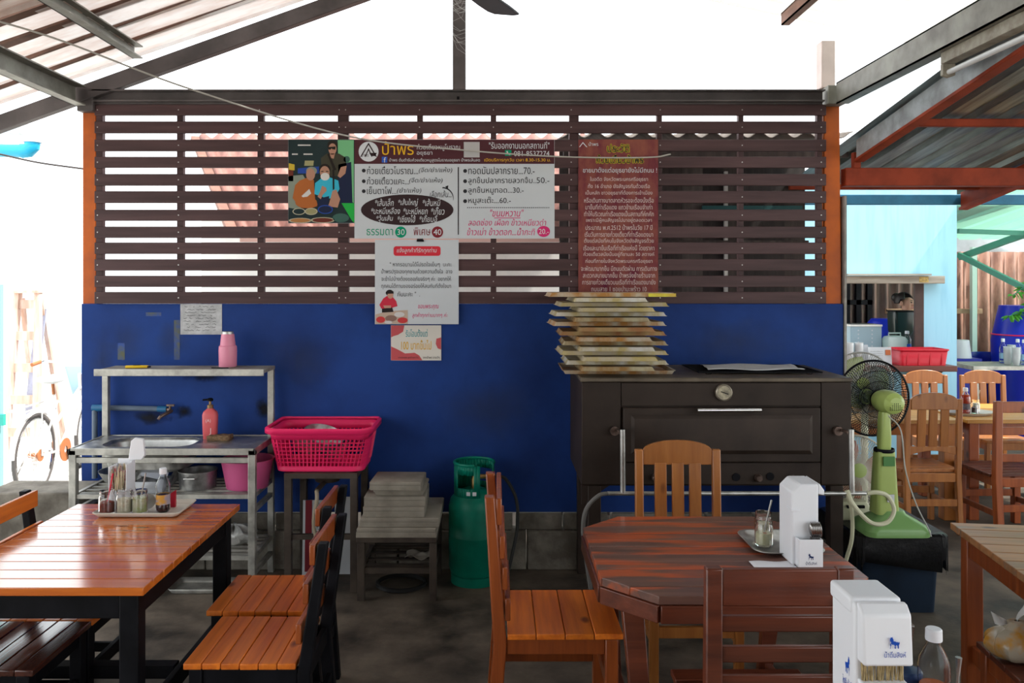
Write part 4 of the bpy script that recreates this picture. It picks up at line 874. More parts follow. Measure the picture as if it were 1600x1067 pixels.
# things on the shelves under the sink
z = .568
def basin(name, label, cat, loc, r0, r1, h, m, lip=.012, n=32, rz=0):
    t = thing(name, label, cat, loc)
    B().lathe([(0,.003),(r0,.003),(r1,h),(r1+lip,h+.002),(r1+lip,h-.004),(r1+.003,h-.006),(r0+.003,0),(0,0)], n).build('bowl', m, t); return t
basin('pink_basin', 'round dull pink plastic basin on the shelf under the sink', 'basin', (-1.46, 4.885, z), .115, .145, .165, mat('dull_pink_plastic', (.60,.10,.26), .45))
t = thing('cooking_pot', 'dented aluminium cooking pot on the shelf under the sink', 'pot', (-1.745, 4.87, z), PI/2)
B().lathe([(0,.003),(.10,.003),(.105,.10),(.112,.104),(.112,.098),(.107,.096),(.103,0),(0,0)], 30).build('pot_body', mat('dull_pot', (.34,.34,.33), .35, metal=.8, var=.4, scale=10), t)
for s in (-1, 1): B().tube([(s*.105,-.03,.075),(s*.14,-.03,.08),(s*.14,.03,.08),(s*.105,.03,.075)], .005, 6).build('handle', M_steel, t)
t = thing('plastic_carton', 'folded grey plastic food carton under the sink', 'carton', (-1.965, 4.78, z), .0)
B().add([(-.06,-.06,0),(.06,-.06,0),(.06,.06,0),(-.06,.06,0),(-.085,-.08,.07),(.085,-.08,.07),(.085,.08,.07),(-.085,.08,.07)], [(0,3,2,1),(0,1,5,4),(1,2,6,5),(2,3,7,6),(3,0,4,7)]).build('tub', mat('grey_clear_plastic', (.45,.47,.50), .3, alpha=.8), t, solid=.003)
B().cbox((0,.03,.115), (.15,.004,.10), (-.5,.2,0)).build('lid', mat('bluish_grey_lid', (.35,.37,.42), .4), t)
t = thing('steel_mixing_bowl', 'steel mixing bowl on the shelf beside the outdoor opening', 'bowl', (-2.20, 4.93, z)); B().lathe([(0,.003),(.06,.003),(.11,.04),(.14,.09),(.145,.09),(.113,.036),(.06,0),(0,0)], 30).build('bowl', M_steel, t)
z = .223
for i, (x, y, r, h, lb) in enumerate(((-1.55,4.92,.13,.10,'crumpled clear bag of odds and ends on the lowest sink shelf'), (-1.78,4.85,.12,.12,'grey plastic bag bundle on the lowest sink shelf'), (-2.05,4.9,.13,.13,'dark plastic bag bundle on the lowest sink shelf'))):
    rr = random.Random(i); sd = [rr.uniform(0,6) for _ in range(4)]
    o = B().grid(lambda u, v: (lambda th, ph: (r*(1+.16*math.sin(5*th+sd[0]+3*ph)+.1*math.sin(9*th+sd[1]-5*ph))*math.sin(ph)*math.cos(th), r*(1+.16*math.sin(4*th+sd[2]+4*ph))*math.sin(ph)*math.sin(th)*.9, h*(1-math.cos(ph))/2*(1+.15*math.sin(7*th+sd[3]))))(u*2*PI, v*PI), 30, 16).build('plastic_bag', mat('bag_%d' % i, [(.40,.40,.38),(.25,.25,.25),(.05,.05,.055)][i], .35, var=.4, scale=12), angle=20)
    o.location = (x, y, z); tag(o, lb, 'bag')
t = thing('metal_drip_tray', 'shallow dull metal tray on the floor below the sink shelves', 'tray', (W(310,910,4.72).x, 4.80, .0)); b = B(); loft(b, [[(x, y, .03) for x, y in rrect(.34,.2,.02,3)], [(x, y, .004) for x, y in rrect(.31,.17,.02,3)]], False, True); b.build('pan', M_alu, t, solid=.003)
# concrete ledge at the left opening
struct(B().box(-2.98, -2.43, 4.82, 5.13, 0, .545).build('ledge_concrete', M_block, bevel=.01), 'low grey concrete ledge at the foot of the left opening')
# ================================================================ burner stand, basket, signs behind it
st = thing('burner_stand', 'rusty black steel burner stand under the pink basket', 'stand', (-1.0, 4.75, 0))
x0, x1, y0, y1, h = -.185, .19, 0, .38, .68
M_rust = mat('rusty_dark_steel', (.085,.065,.05), .6, col2=(.045,.033,.027), metal=.3, scale=8)
for x in (x0, x1):
    for y in (y0, y1): B().box(x-.02, x+.02, y-.02, y+.02, 0, h-.03).build('leg', M_rust, st, bevel=.002)
b = B().box(x0-.02,x1+.02,y0-.02,y0+.02,h-.03,h).box(x0-.02,x1+.02,y1-.02,y1+.02,h-.03,h).box(x0-.02,x0+.02,y0,y1,h-.03,h).box(x1-.02,x1+.02,y0,y1,h-.03,h); b.build('top_frame', M_rust, st)
B().box(x0,x1,y0+.17,y0+.21,h-.028,h-.004).build('cross_bar', M_rust, st); B().box(x0,x1,y0-.012,y0+.012,.30,.33).build('lower_rail', M_rust, st)
B().lathe([(0,h-.09),(.07,h-.09),(.09,h-.04),(.08,h-.035),(0,h-.05)], 20, (0,.19,0)).cyl((0,.19,h-.08),(-.02,-.02,h-.10),.014,8).build('gas_burner', M_rust, st)
B().tube(spline([(-.02,-.02,h-.10),(-.01,-.06,h-.14),(-.03,-.05,h-.28),(.0,-.04,h-.40),(.05,-.02,h-.44)], 6), .011, 8).build('gas_hose', mat('dirty_cream_hose', (.30,.25,.18), .5), st)
bs = thing('laundry_basket', 'bright pink perforated plastic basket on the burner stand', 'basket', (-1.012, 4.93, .684))
W0, D0, W1, D1, H = .50, .33, .58, .41, .245
def ring(w, d_, zz, r=.06): return [(x, y, zz) for x, y in rrect(w, d_, r, 6)]
b = B(); loft(b, [ring(W0,D0,.0), ring(W0+.008,D0+.008,.03)], True, False); loft(b, [ring(W1-.02,D1-.02,.185), ring(W1,D1,.235)], False, False); b.build('solid_bands', M_pink, bs, solid=.003)
b = B()                                                            # pierced wall: vertical and horizontal ribs
lo_, hi_ = rrect(W0+.008, D0+.008, .06, 6), rrect(W1-.02, D1-.02, .06, 6)
def along(poly, t):
    n = len(poly); seg = [math.dist(poly[i], poly[(i+1) % n]) for i in range(n)]; L = sum(seg)*t
    for i in range(n):
        if L <= seg[i]: f = L/seg[i]; p0, p1 = poly[i], poly[(i+1) % n]; return (p0[0]+(p1[0]-p0[0])*f, p0[1]+(p1[1]-p0[1])*f)
        L -= seg[i]
    return poly[0]
for i in range(72):
    p0, p1 = along(lo_, i/72), along(hi_, i/72); wid = .0075
    if abs(p0[0]) > W0/2-.03 and abs(p0[1]) > .02: wid = .02
    b.beam((*p0, .03), (*p1, .187), wid, .003, up=(p0[0], p0[1], 0))
for j in range(1, 7):
    f = j/7; b.tube([((x0_+(x1_-x0_)*f), (y0_+(y1_-y0_)*f), .03+.157*f) for (x0_, y0_), (x1_, y1_) in zip(lo_, hi_)], .003, 4, closed=True)
b.build('lattice_wall', M_pink, bs)
def rimz(x): return .235+.012*(abs(x)/(W1/2))**2
b = B(); R1 = rrect(W1+.002, D1+.002, .06, 6); R2 = rrect(W1+.045, D1+.04, .075, 6)
loft(b, [[(x, y, rimz(x)) for x, y in R1], [(x, y, rimz(x)+.008) for x, y in rrect(W1+.025, D1+.022, .068, 6)], [(x, y, rimz(x)) for x, y in R2], [(x, y, rimz(x)-.025) for x, y in R2]], False, False); b.build('rolled_rim', M_pink, bs, solid=.003)
for i, (x, y, r, zz, tx, ty) in enumerate(((-.03,.02,.12,.10,.25,.3), (-.12,.0,.09,.07,-.3,.2), (.08,-.02,.09,.06,.2,-.4))):
    t = thing('steel_bowl', ['large steel bowl rising above the rim of the pink basket', 'steel bowl at the left inside the pink basket', 'small steel bowl low inside the pink basket'][i], 'bowl', (-1.012+x, 4.93+y, .684+zz)); t.rotation_euler = (tx, ty, 0)
    B().lathe([(0,0),(r*.5,.002),(r*.85,r*.35),(r,r*.75),(r*1.04,r*.75),(r*.87,r*.32),(r*.5,-.003),(0,-.003)], 28).build('bowl', M_steel, t)
# white sign boards leaning on the wall behind the stand
def lean_board(label, px0, py0, px1, py1, Y, extra=None):
    a_, c_ = W(px0, py1, Y), W(px1, py0, Y); t = thing('leaning_sign', label, 'sign', (a_.x, Y, 0)); t.rotation_euler = (-.06, 0, 0)
    w_, h_ = c_.x-a_.x, c_.z-a_.z; B().box(0, w_, 0, .008, 0, c_.z).build('board', M_wplain, t)
    if extra: extra(t, w_, a_.z, c_.z)
    return t
def ex(t, w_, z0, z1):
    B().box(.015, .055, -.0012, -.0002, .02, z1).build('red_stripe', I_dred, t)
    b = B(); text(b, 'ก๋วยเตี๋ยวหมูโบราณป้าพร', .075, .105, .06, z1-.015, -.001, rot=True); b.build('sideways_lettering', I_black, t, smooth=False, fix=False)
lean_board('white sign with a red stripe and sideways lettering behind the burner stand', 472, 783, 514, 890, 5.02, ex)
lean_board('blank white board leaning on the footing behind the burner stand', 522, 778, 558, 888, 5.035)
# ================================================================ metal table with stacked boxes
mt = thing('metal_side_table', 'rusty small metal table carrying stacked grey boxes', 'table', (-.55, 4.84, 0))
for sx in (-1, 1):
    for sy in (-1, 1): B().box(sx*.20-.02, sx*.20+.02, sy*.21-.02, sy*.21+.02, 0, .34).build('leg', M_rust, mt, bevel=.002)
    B().box(sx*.20-.012, sx*.20+.012, -.19, .19, .15, .18).build('side_rail', M_rust, mt)
B().box(-.18, .18, -.222, -.198, .15, .18).box(-.18, .18, .198, .222, .15, .18).build('cross_rail', M_rust, mt)
for i in range(4): B().box(-.19, .19, -.17+i*.11, -.13+i*.11, .168, .176).build('shelf_slat', M_rust, mt)
B().box(-.222, .222, -.24, .24, .325, .355).build('table_top', M_rust, mt, bevel=.003)
M_dust = mat('dusty_grey_board', (.30,.27,.22), .85, col2=(.20,.175,.14), scale=7, bump=.15, bscale=60)
def slab(label, px0, px1, z0, z1, y0, y1, tap=0, name='grey_box', rz=0):
    Y = y0; xa, xb = (px0-PX)/FPX*Y, (px1-PX)/FPX*Y; w_, d_ = xb-xa, y1-y0
    t = thing(name, label, 'box', ((xa+xb)/2, (y0+y1)/2, z0), rz); h_ = z1-z0
    b = B(); loft(b, [[(x, y, 0) for x, y in rrect(w_-tap*2, d_-tap*2, .006, 2)], [(x, y, h_*.6) for x, y in rrect(w_-tap, d_-tap, .006, 2)]]); b.build('lower_half', M_dust, t)
    b = B(); loft(b, [[(x, y, h_*.6+.0015) for x, y in rrect(w_, d_, .006, 2)], [(x, y, h_-.004) for x, y in rrect(w_, d_, .006, 2)], [(x, y, h_) for x, y in rrect(w_-.012, d_-.012, .006, 2)]]); b.build('lid', M_dust, t)
slab('widest grey slab at the bottom of the dusty stack', 557, 681, .356, .405, 4.60, 5.07, -.004)
slab('broad grey slab second from the bottom of the dusty stack', 562, 686, .407, .455, 4.62, 5.08)
slab('dusty grey box resting on the broad slabs', 567, 663, .457, .513, 4.64, 4.98)
slab('dusty grey box in the middle of the stack', 568, 664, .515, .568, 4.65, 4.98, rz=.015)
slab('shallow grey tray with slanted edges near the top of the stack', 583, 664, .570, .604, 4.66, 4.95, .012, 'shallow_tray')
slab('dusty grey box on top of the stack', 578, 659, .606, .652, 4.64, 4.90, rz=-.03)
t = thing('coiled_hose', 'black rubber hose coiled beneath the rusty metal table', 'hose', (-.55, 4.84, 0))
b = B(); pts = []
for i in range(60): a_ = i/60*4*PI; pts.append((.14*math.cos(a_), .13*math.sin(a_), .012+.012*i/60))
b.tube(pts, .010, 6).build('coil', M_rubber, t)
o = B().grid(lambda u, v: ((u-.5)*.16, (v-.5)*.12, .018+.015*math.sin(u*8)*math.cos(v*7)), 10, 8).build('crumpled_paper', M_wgrey, solid=.002); o.location = (-.44, 4.80, .18); tag(o, 'crumpled pale scrap on the low shelf of the metal table', 'paper')
# ================================================================ gas cylinder
gc = thing('gas_cylinder', 'green cooking gas cylinder against the blue wall', 'gas cylinder', (-.129, 4.935, 0))
B().lathe([(.135,0),(.138,0),(.138,.05),(.128,.055),(.128,.05),(.135,.045)], 36).build('foot_ring', M_green, gc)
B().lathe([(0,.03),(.10,.035),(.14,.06),(.151,.10),(.151,.27),(.1525,.275),(.1525,.285),(.151,.29),(.151,.44),(.14,.49),(.11,.525),(.06,.545),(0,.55)], 40).build('tank', M_green, gc)
b = B(); n = 40; cr = .118                                         # guard collar with two hand openings
def colz(i):
    a_ = (i % n)/n*360
    return .60 if False else None
for i in range(n):
    a0, a1 = 2*PI*i/n, 2*PI*(i+1)/n; deg = math.degrees(a0) % 360
    def wallq(z0, z1):
        vs = [(cr*math.cos(a0), cr*math.sin(a0), z0), (cr*math.cos(a1), cr*math.sin(a1), z0), (cr*math.cos(a1), cr*math.sin(a1), z1), (cr*math.cos(a0), cr*math.sin(a0), z1)]; b.add(vs, [(0,1,2,3)])
    if 208 <= deg < 262 or 20 <= deg < 75: wallq(.50, .565); wallq(.645, .70)
    elif 280 <= deg < 335: pass
    else: wallq(.50, .70)
b.build('guard_collar', M_green, gc, solid=.004)
B().tube([(cr*math.cos(math.radians(a_)), cr*math.sin(math.radians(a_)), .702) for a_ in range(-25, 281, 9)], .008, 8).build('collar_rim', M_green, gc)
B().lathe([(0,.545),(.02,.545),(.02,.60),(.014,.61),(.014,.635),(.024,.64),(.024,.655),(0,.655)], 14).cyl((.0,0,.615),(.075,-.02,.62),.014,10).build('valve', mat('brass', (.35,.22,.08), .4, metal=.8), gc)
b = B(); 
for dx in (-.055, .0):
    a_ = math.radians(255 if dx else 272); c_ = Vector((.121*math.cos(a_), .121*math.sin(a_), .54)); b.cbox(c_, (.022, .002, .022), (0, 0, a_+PI/2))
b.build('inspection_sticker', I_white, gc)
b = B(); vs, fs = glyphs('ปตท'); mx_ = max(v[0] for v in vs); mz = max(v[1] for v in vs)
b.add([((.1517)*math.cos(-.62+.62*v[0]/mx_), .1517*math.sin(-.62+.62*v[0]/mx_), .36+.06*v[1]/mz) for v in vs], fs); b.build('painted_lettering', I_white, gc, smooth=False, fix=False)
hs_ = B().tube(spline([(-.06,4.915,.62), (.0,4.90,.625), (.06,4.92,.60), (.12,4.92,.48), (.125,4.90,.32), (.09,4.85,.16), (.06,4.80,.03), (.10,4.72,.012), (.3,4.66,.012), (.45,4.62,.012)], 8), .010, 8).build('gas_hose', M_rubber)
tag(hs_, 'black gas hose looping from the cylinder valve to the floor', 'hose')
tag(B().tube(spline([(oxp(946), OY-.13, ozp(761)), (oxp(930), OY-.14, ozp(764)), (oxp(912), OY-.13, ozp(785)), (oxp(908), OY-.10, ozp(820)), (oxp(914), OY-.08, ozp(870)), (oxp(926), OY-.05, .06), (oxp(935), OY-.04, .014), (.60, 4.5, .012)], 8), .011, 8).build('gas_hose', mat('grey_hose', (.16,.155,.145), .5)), 'grey hose hanging from the left end of the oven rail', 'hose')
tag(B().tube(spline([(oxp(1308), OY-.13, ozp(757)), (oxp(1312), OY-.17, ozp(775)), (oxp(1335), OY-.19, ozp(800)), (oxp(1362), OY-.17, ozp(802)), (oxp(1376), OY-.15, ozp(785)), (oxp(1368), OY-.14, ozp(765)), (oxp(1352), OY-.14, ozp(759)), (oxp(1338), OY-.13, ozp(761))], 8), .0115, 8).build('gas_hose', M_cream), 'cream gas hose curling at the right end of the oven rail', 'hose')
tag(B().tube(spline([(oxp(1306), OY-.13, ozp(757)), (oxp(1313), OY-.14, ozp(785)), (oxp(1316), OY-.12, ozp(830)), (oxp(1312), OY-.06, ozp(880)), (oxp(1304), OY-.04, .05), (oxp(1298), OY, .012)], 8), .0105, 8).build('gas_hose', M_cream), 'cream hose hanging straight down in front of the oven leg', 'hose')
# ================================================================ bin and fans
bn = thing('rubbish_bin', 'dark blue bin with a black bag under the green fan', 'bin', (2.155, 4.68, 0))
M_bin = mat('dark_blue_bin', (.004,.012,.026), .6, spec=.2, var=.3, scale=5)
b = B(); loft(b, [[(x, y, 0) for x, y in rrect(.40,.46,.03,3)], [(x, y, .40) for x, y in rrect(.44,.50,.035,3)], [(x, y, .405) for x, y in rrect(.47,.53,.04,3)], [(x, y, .425) for x, y in rrect(.47,.53,.04,3)]]); b.build('tub', M_bin, bn)
rr = random.Random(5); b = B(); nn = 72; per = rrect(.48,.54,.05,17)
rows_ = []
for j, (off, zz) in enumerate(((-.05,.4285),(.0,.4305),(.012,.42),(.014,.36),(.012,.30))):
    rows_.append([(x*(1+off/.25)+rr.uniform(-.004,.004)*(j > 1), y*(1+off/.25)+rr.uniform(-.004,.004)*(j > 1), zz-(j == 4)*abs(.05*math.sin(i*.55)+.03*math.sin(i*1.7))) for i, (x, y) in enumerate(per)])
loft(b, rows_, True, False); b.build('black_bag_liner', mat('black_bin_bag', (.012,.012,.013), .35, bump=.5, scale=20, var=.3, spec=.25), bn, solid=.001)
BZ = .4315
M_fgreen = mat('lime_green_plastic', (.36,.46,.13), .35); M_fgreen2 = mat('green_fan_base', (.20,.38,.13), .3)
def fan_head(t, c, dirv, r, mg, mm, mb, vent=True, blades=3, tilt=0):
    D = Vector((*dirv, tilt)).normalized(); Rm = D.to_track_quat('Z', 'Y').to_matrix(); c = Vector(c)
    def T(p): return c+Rm @ Vector(p)
    b = B(); n = 88
    for i in range(n):
        a_ = 2*PI*i/n; ca, sa = math.cos(a_), math.sin(a_); ca2, sa2 = math.cos(a_+.22), math.sin(a_+.22)
        b.tube([T((r*.22*ca, r*.22*sa, -.055)), T((r*.6*math.cos(a_+.1), r*.6*math.sin(a_+.1), -.052)), T((r*.93*ca2, r*.93*sa2, -.03)), T((r*ca2, r*sa2, 0))], .0017, 3, cap=False)
    for f, zz in ((.22,-.055),(.48,-.055),(.75,-.046)): b.tube([T((r*f*math.cos(2*PI*i/40), r*f*math.sin(2*PI*i/40), zz)) for i in range(40)], .002, 5, closed=True)
    o = b.build('rear_guard', mg, t)
    b = B()
    for i in range(n):
        a_ = 2*PI*i/n; b.tube([T((r*.2*math.cos(a_), r*.2*math.sin(a_), .07)), T((r*.65*math.cos(a_+.05), r*.65*math.sin(a_+.05), .066)), T((r*.94*math.cos(a_), r*.94*math.sin(a_), .035)), T((r*math.cos(a_), r*math.sin(a_), .004))], .0017, 3, cap=False)
    b.build('front_guard', mg, t)
    B().tube([T((r*1.005*math.cos(2*PI*i/56), r*1.005*math.sin(2*PI*i/56), 0)) for i in range(56)], .006, 8, closed=True).build('guard_ring', mg, t)
    B().lathe([(0,.066),(r*.21,.066),(r*.21,.074),(0,.078)], 24, c, Rm).build('front_badge', mm, t)
    for kx_ in range(blades):
        a0 = 2*PI*kx_/blades; b = B()
        b.grid(lambda u, v: T((lambda rad, an: (rad*math.cos(an), rad*math.sin(an), .012+.035*(v-.5)))(r*(.16+.7*u), a0+(v-.5)*(1.15+.35*math.sin(u*PI)))), 8, 8).build('blade', mb, t, solid=.002)
    B().lathe([(0,-.03),(.035,-.03),(.035,.05),(.02,.056),(0,.056)], 20, c, Rm).build('hub', mb, t)
    return T, Rm
ft = thing('pedestal_fan', 'lime green pedestal fan standing on the black-bagged bin', 'fan', (2.085, 4.47, BZ))
b = B(); loft(b, [[(x+.03, y, zz) for x, y in rrect(w_, d_, r_, 6)] for zz, w_, d_, r_ in ((0,.34,.26,.05),(.028,.345,.265,.05),(.05,.32,.24,.06),(.075,.24,.19,.06),(.10,.15,.14,.05),(.12,.125,.115,.04))]); b.build('base', M_fgreen2, ft)
b = B(); loft(b, [[(x, y, zz) for x, y in rrect(w_, d_, .02, 4)] for zz, w_, d_ in ((.10,.125,.11),(.2,.115,.10),(.36,.10,.09),(.43,.092,.085))]); b.build('column', M_fgreen, ft)
B().box(-.03,.03,-.06,-.052,.36,.41).build('switch_plate', mat('dark_green_plate', (.06,.2,.05), .4), ft); B().box(-.01,.025,-.064,-.057,.17,.21).build('sticker', I_white, ft)
B().lathe([(.05,.425),(.053,.43),(.053,.44),(.05,.445)], 20).build('collar', M_black, ft)
b = B(); loft(b, [[(x, y, zz) for x, y in rrect(w_, d_, .018, 4)] for zz, w_, d_ in ((.44,.06,.06),(.5,.062,.066),(.60,.05,.07),(.64,.045,.06))]); b.build('neck', M_fgreen, ft)
T, Rm = fan_head(ft, (.015,.165,.69), (-.09,.99), .208, M_black, M_fgreen, mat('clear_green_blade', (.10,.18,.18), .25, alpha=.3))
b = B(); b.lathe([(0,-.23),(.035,-.228),(.058,-.21),(.068,-.17),(.066,-.11),(.055,-.075),(.03,-.06),(0,-.06)], 28, (.015,.165,.69), Rm, sx=1, sy=.95); b.build('motor_housing', M_fgreen, ft)
b = B()
for i in range(-3, 4):
    for j in range(-2, 3): b.lathe([(0,0),(.0032,0),(.0032,.001),(0,.001)], 6, T((i*.0105, j*.0105-.01, -.2305+.0004*(i*i+j*j)*.9)), Rm)
b.build('vent_hole', M_black, ft)['kind'] = 'stuff'
B().lathe([(.03,-.075),(.045,-.075),(.045,-.045),(.03,-.045)], 20, (.015,.165,.69), Rm).build('motor_collar', M_black, ft)
B().tube(spline([T((.03,-.06,-.19)), (.06,-.06,.55), (.07,-.09,.35), (.11,-.12,.18), (.17,-.13,.05), (.18,-.14,.012)], 8), .0035, 6).build('power_cord', mat('grey_cord', (.4,.4,.36), .5), ft)
ft = thing('pedestal_fan', 'pale-caged fan peeping out behind the blue wall end', 'fan', (2.49, 5.62, 0))
B().lathe([(0,0),(.19,0),(.19,.02),(.12,.05),(.03,.07),(.022,.09),(.022,.98),(0,.98)], 28).build('stand', M_cream, ft)
T, Rm = fan_head(ft, (-.07,-.10,1.10), (-.2,-.97), .20, mat('pale_grey_wire', (.5,.5,.48), .4, metal=.3), M_fgreen, mat('yellow_green_blade', (.5,.6,.2), .3, alpha=.7))
B().lathe([(0,-.2),(.05,-.19),(.06,-.1),(.04,-.06),(0,-.06)], 22, (-.07,-.10,1.10), Rm).build('motor_housing', M_fgreen, ft)
ft = thing('desk_fan', 'low cream-rimmed desk fan behind the green fan column', 'fan', (2.10, 4.79, BZ))
b = B(); loft(b, [[(x-.07, y-.02+zz*.2, zz) for x, y in rrect(w_, d_, .02, 4)] for zz, w_, d_ in ((0,.2,.2),(.05,.19,.19),(.09,.16,.14))]); b.build('base', M_cream, ft)
B().box(-.12,-.02,-.10,-.08,.06,.075).build('switch_panel', M_black, ft)
B().cyl((-.05,.02,.08),(-.02,.06,.24),.022,12).build('neck', M_cream, ft)
fan_head(ft, (-.01,.05,.245), (-.1,-1), .195, mat('cream_wire', (.55,.52,.44), .4), M_fgreen, mat('orange_red_blade', (.45,.12,.06), .35, alpha=.75), tilt=.15)
# ================================================================ table-top things
TZ = .7515
def jar(label, x, y, z, m, fill, r=.034, h=.10, name='condiment_jar', spoon=None, lid=False):
    t = thing(name, label, 'jar', (x, y, z))
    B().lathe([(0,.001),(r*.9,.001),(r,.006),(r,h*.72),(r*.88,h*.82),(r*.86,h*.86),(r*.93,h*.87),(r*.93,h),(r*.86,h),(r*.80,h*.86),(r*.82,h*.8),(r-.003,h*.7),(r-.003,.008),(0,.007)], 24).build('glass', M_glass, t)
    B().lathe([(0,.008),(r-.0045,.008),(r-.0045,h*fill),(r*.5,h*fill+.004),(0,h*fill+.002)], 20).build('contents', m, t)
    if spoon: B().tube([(-.006,0,.02),(.012,.0,h),(.028,-.006,h*1.75)], [.003,.003,.004], 6).build('spoon', spoon, t)
    return t
def bottle(label, x, y, z, h=.195, liquid=None, fill=.5, lab=None, r=.031, sc=1):
    t = thing('sauce_bottle', label, 'bottle', (x, y, z))
    H = h/.195
    P_ = [(0,.001),(r*.8,.001),(r,.008),(r,.03),(r*.96,.034),(r*.96,.082),(r,.088),(r*.97,.10),(r*1.0,.112),(r*.9,.130),(r*.6,.150),(r*.42,.162),(r*.42,.172)]
    B().lathe([(a_, z_*H) for a_, z_ in P_]+[(a_*.92, z_*H) for a_, z_ in reversed(P_[1:])]+[(0, .004)], 26).build('bottle_shell', M_pet, t)
    if liquid: B().lathe([(0,.006*H)]+[(a_*.9, z_*H+.002) for a_, z_ in P_[1:] if z_ < .17*fill]+[(r*.86, .17*fill*H), (0, .17*fill*H)], 22).build('liquid', liquid, t)
    if lab: B().lathe([(r*.965, .036*H), (r*.985, .036*H), (r*.985, .08*H), (r*.965, .08*H)], 24).build('label_sleeve', lab, t)
    B().lathe([(0,.170*H),(r*.50,.170*H),(r*.52,.173*H),(r*.50,.194*H),(r*.44,.1965*H),(0,.1965*H)], 22).build('cap', M_white, t)
    return t
M_soy = mat('dark_red_sauce', (.045,.006,.006), .15); M_lab = mat('orange_white_label', (.62,.55,.55), .4, col2=(.70,.26,.03), scale=22, lo=.45, hi=.55)
M_lab2 = mat('mauve_label', (.35,.30,.36), .4, col2=(.60,.30,.05), scale=18, lo=.42, hi=.5)
M_chili = mat('chili_flakes', (.18,.018,.010), .8, var=.5, scale=80); M_sugar = mat('sugar', (.62,.58,.42), .8, var=.15, scale=90); M_vin = mat('chilli_vinegar', (.34,.40,.10), .3, col2=(.55,.55,.40), scale=30)
# cream tray on the left table
tr = thing('serving_tray', 'cream rectangular tray of condiments on the left plank table', 'tray', (-1.555, 3.695, TZ))
M_tray = mat('cream_melamine', (.62,.58,.50), .35)
b = B(); loft(b, [[(x, y, .022) for x, y in rrect(.375,.235,.02,4)], [(x, y, .004) for x, y in rrect(.34,.20,.018,4)]], False, True); b.build('rim_and_base', M_tray, tr, solid=.004)
z = TZ+.0065; J = 'glass jars on the cream tray'
jar('glass jar of dark red chilli flakes with a red spoon', G(174.5,798,z).x-.002, 3.635, z, M_chili, .5, spoon=mat('red_plastic', (.65,.02,.05), .4))
jar('glass jar of pale sugar between the chilli and vinegar jars', G(200,798,z).x, 3.640, z, M_sugar, .62)
jj = jar('glass jar of green chilli vinegar with a steel spoon on the cream tray', G(226,796,z).x, 3.645, z, M_vin, .66, spoon=M_steel)
lid = B().lathe([(0,0),(.03,0),(.033,.003),(.033,.01),(0,.012)], 22).build('jar_lid', M_steel); lid.location = (-1.545, 3.695, z+.036); lid.rotation_euler = (1.25, 0, .2); tag(lid, 'round steel jar lid propped up behind the vinegar jar', 'lid')
bottle('half-full dark sauce bottle with a white cap on the cream tray', G(262,794,z).x, 3.665, z, .19, M_soy, .45, M_lab2)
rb = thing('red_packet', 'small folded red packet at the back of the cream tray', 'packet', (-1.475, 3.74, z)); B().prism([(-.02,0),(.035,0),(.035,.075),(.012,.06),(-.02,.04)], -.008, .008, 'xz').build('wrapper', mat('bright_red_paper', (.45,.01,.03), .5), rb)
# open chopstick box on the same tray
cb = thing('chopstick_box', 'open white chopstick box with its lid flipped back on the cream tray', 'box', (-1.665, 3.735, z))
M_wp = M_white
b = B().box(-.055,.025,-.045,-.041,0,.085).box(-.055,-.051,-.045,.045,0,.19).box(.021,.025,-.041,.045,0,.20).box(-.051,.021,.041,.045,0,.21).box(-.051,.021,-.041,.041,0,.005); b.build('holder', M_wp, cb, bevel=.0015)
B().prism([(-.045,.085),(.045,.085),(.045,.205),(.01,.205)], .0205, .0255, 'yz').build('side_cheek', M_wp, cb)
B().prism([(.0,.205),(.06,.205),(.075,.225),(.068,.30),(.03,.305),(.012,.29)], .03, .046, 'xz').build('flipped_lid', M_wp, cb, bevel=.003)
rr = random.Random(11); b = B(); b2 = B()
for i in range(46):
    x = rr.uniform(-.044,.014); y = rr.uniform(-.034,.034); h_ = rr.uniform(.14,.19); dx = rr.uniform(-.012,.012)
    (b if i % 2 else b2).tube([(x, y, .01), (x+dx, y+rr.uniform(-.01,.005), h_)], .0028, 5)
b.build('chopsticks', mat('pale_bamboo', (.62,.52,.34), .6), cb)['kind'] = 'stuff'; b2.build('wrapped_chopsticks', mat('pink_printed_wrapper', (.62,.50,.45), .5, col2=(.42,.05,.06), scale=60, lo=.4, hi=.5), cb)['kind'] = 'stuff'
# tissue and cutlery dispenser on the octagonal table
I_logo = ink('logo_blue', (.01,.07,.42))
LION = [(.02,0),(.08,.02),(.10,.18),(.16,.30),(.12,.42),(.22,.36),(.40,.34),(.46,.26),(.44,.06),(.52,.0),(.58,.04),(.54,.2),(.60,.32),(.72,.26),(.74,.08),(.80,.0),(.86,.05),(.84,.3),(.92,.44),(.9,.6),(.84,.52),(.78,.56),(.62,.56),(.5,.62),(.36,.62),(.34,.78),(.26,.9),(.30,1.0),(.20,.94),(.08,.98),(.10,.88),(.0,.84),(.04,.74),(.0,.64),(.10,.60),(.14,.5),(.02,.38),(.06,.22)]
def logo(b, x0, z0, w_, h_, y, word='น้ำดื่มสิงห์'):
    b.add([(x0+w_*.25+x*w_*.5, y, z0+h_*.42+zz*h_*.58) for x, zz in LION], [tuple(range(len(LION)))]); text(b, word, x0, x0+w_, z0, z0+h_*.30, y)
dp = thing('tissue_dispenser', 'white tissue and spoon dispenser standing on the octagonal table', 'dispenser', ((1244-PX)/FPX*3.03+.02, 3.03, TZ))
xa, xb = -.052, .045
b = B(); b.prism([(xa,0),(xb,0),(xb,.292),(xa+.03,.292),(xa,.262)], -.045, .09, 'xz'); b.build('body', M_white, dp, bevel=.006)
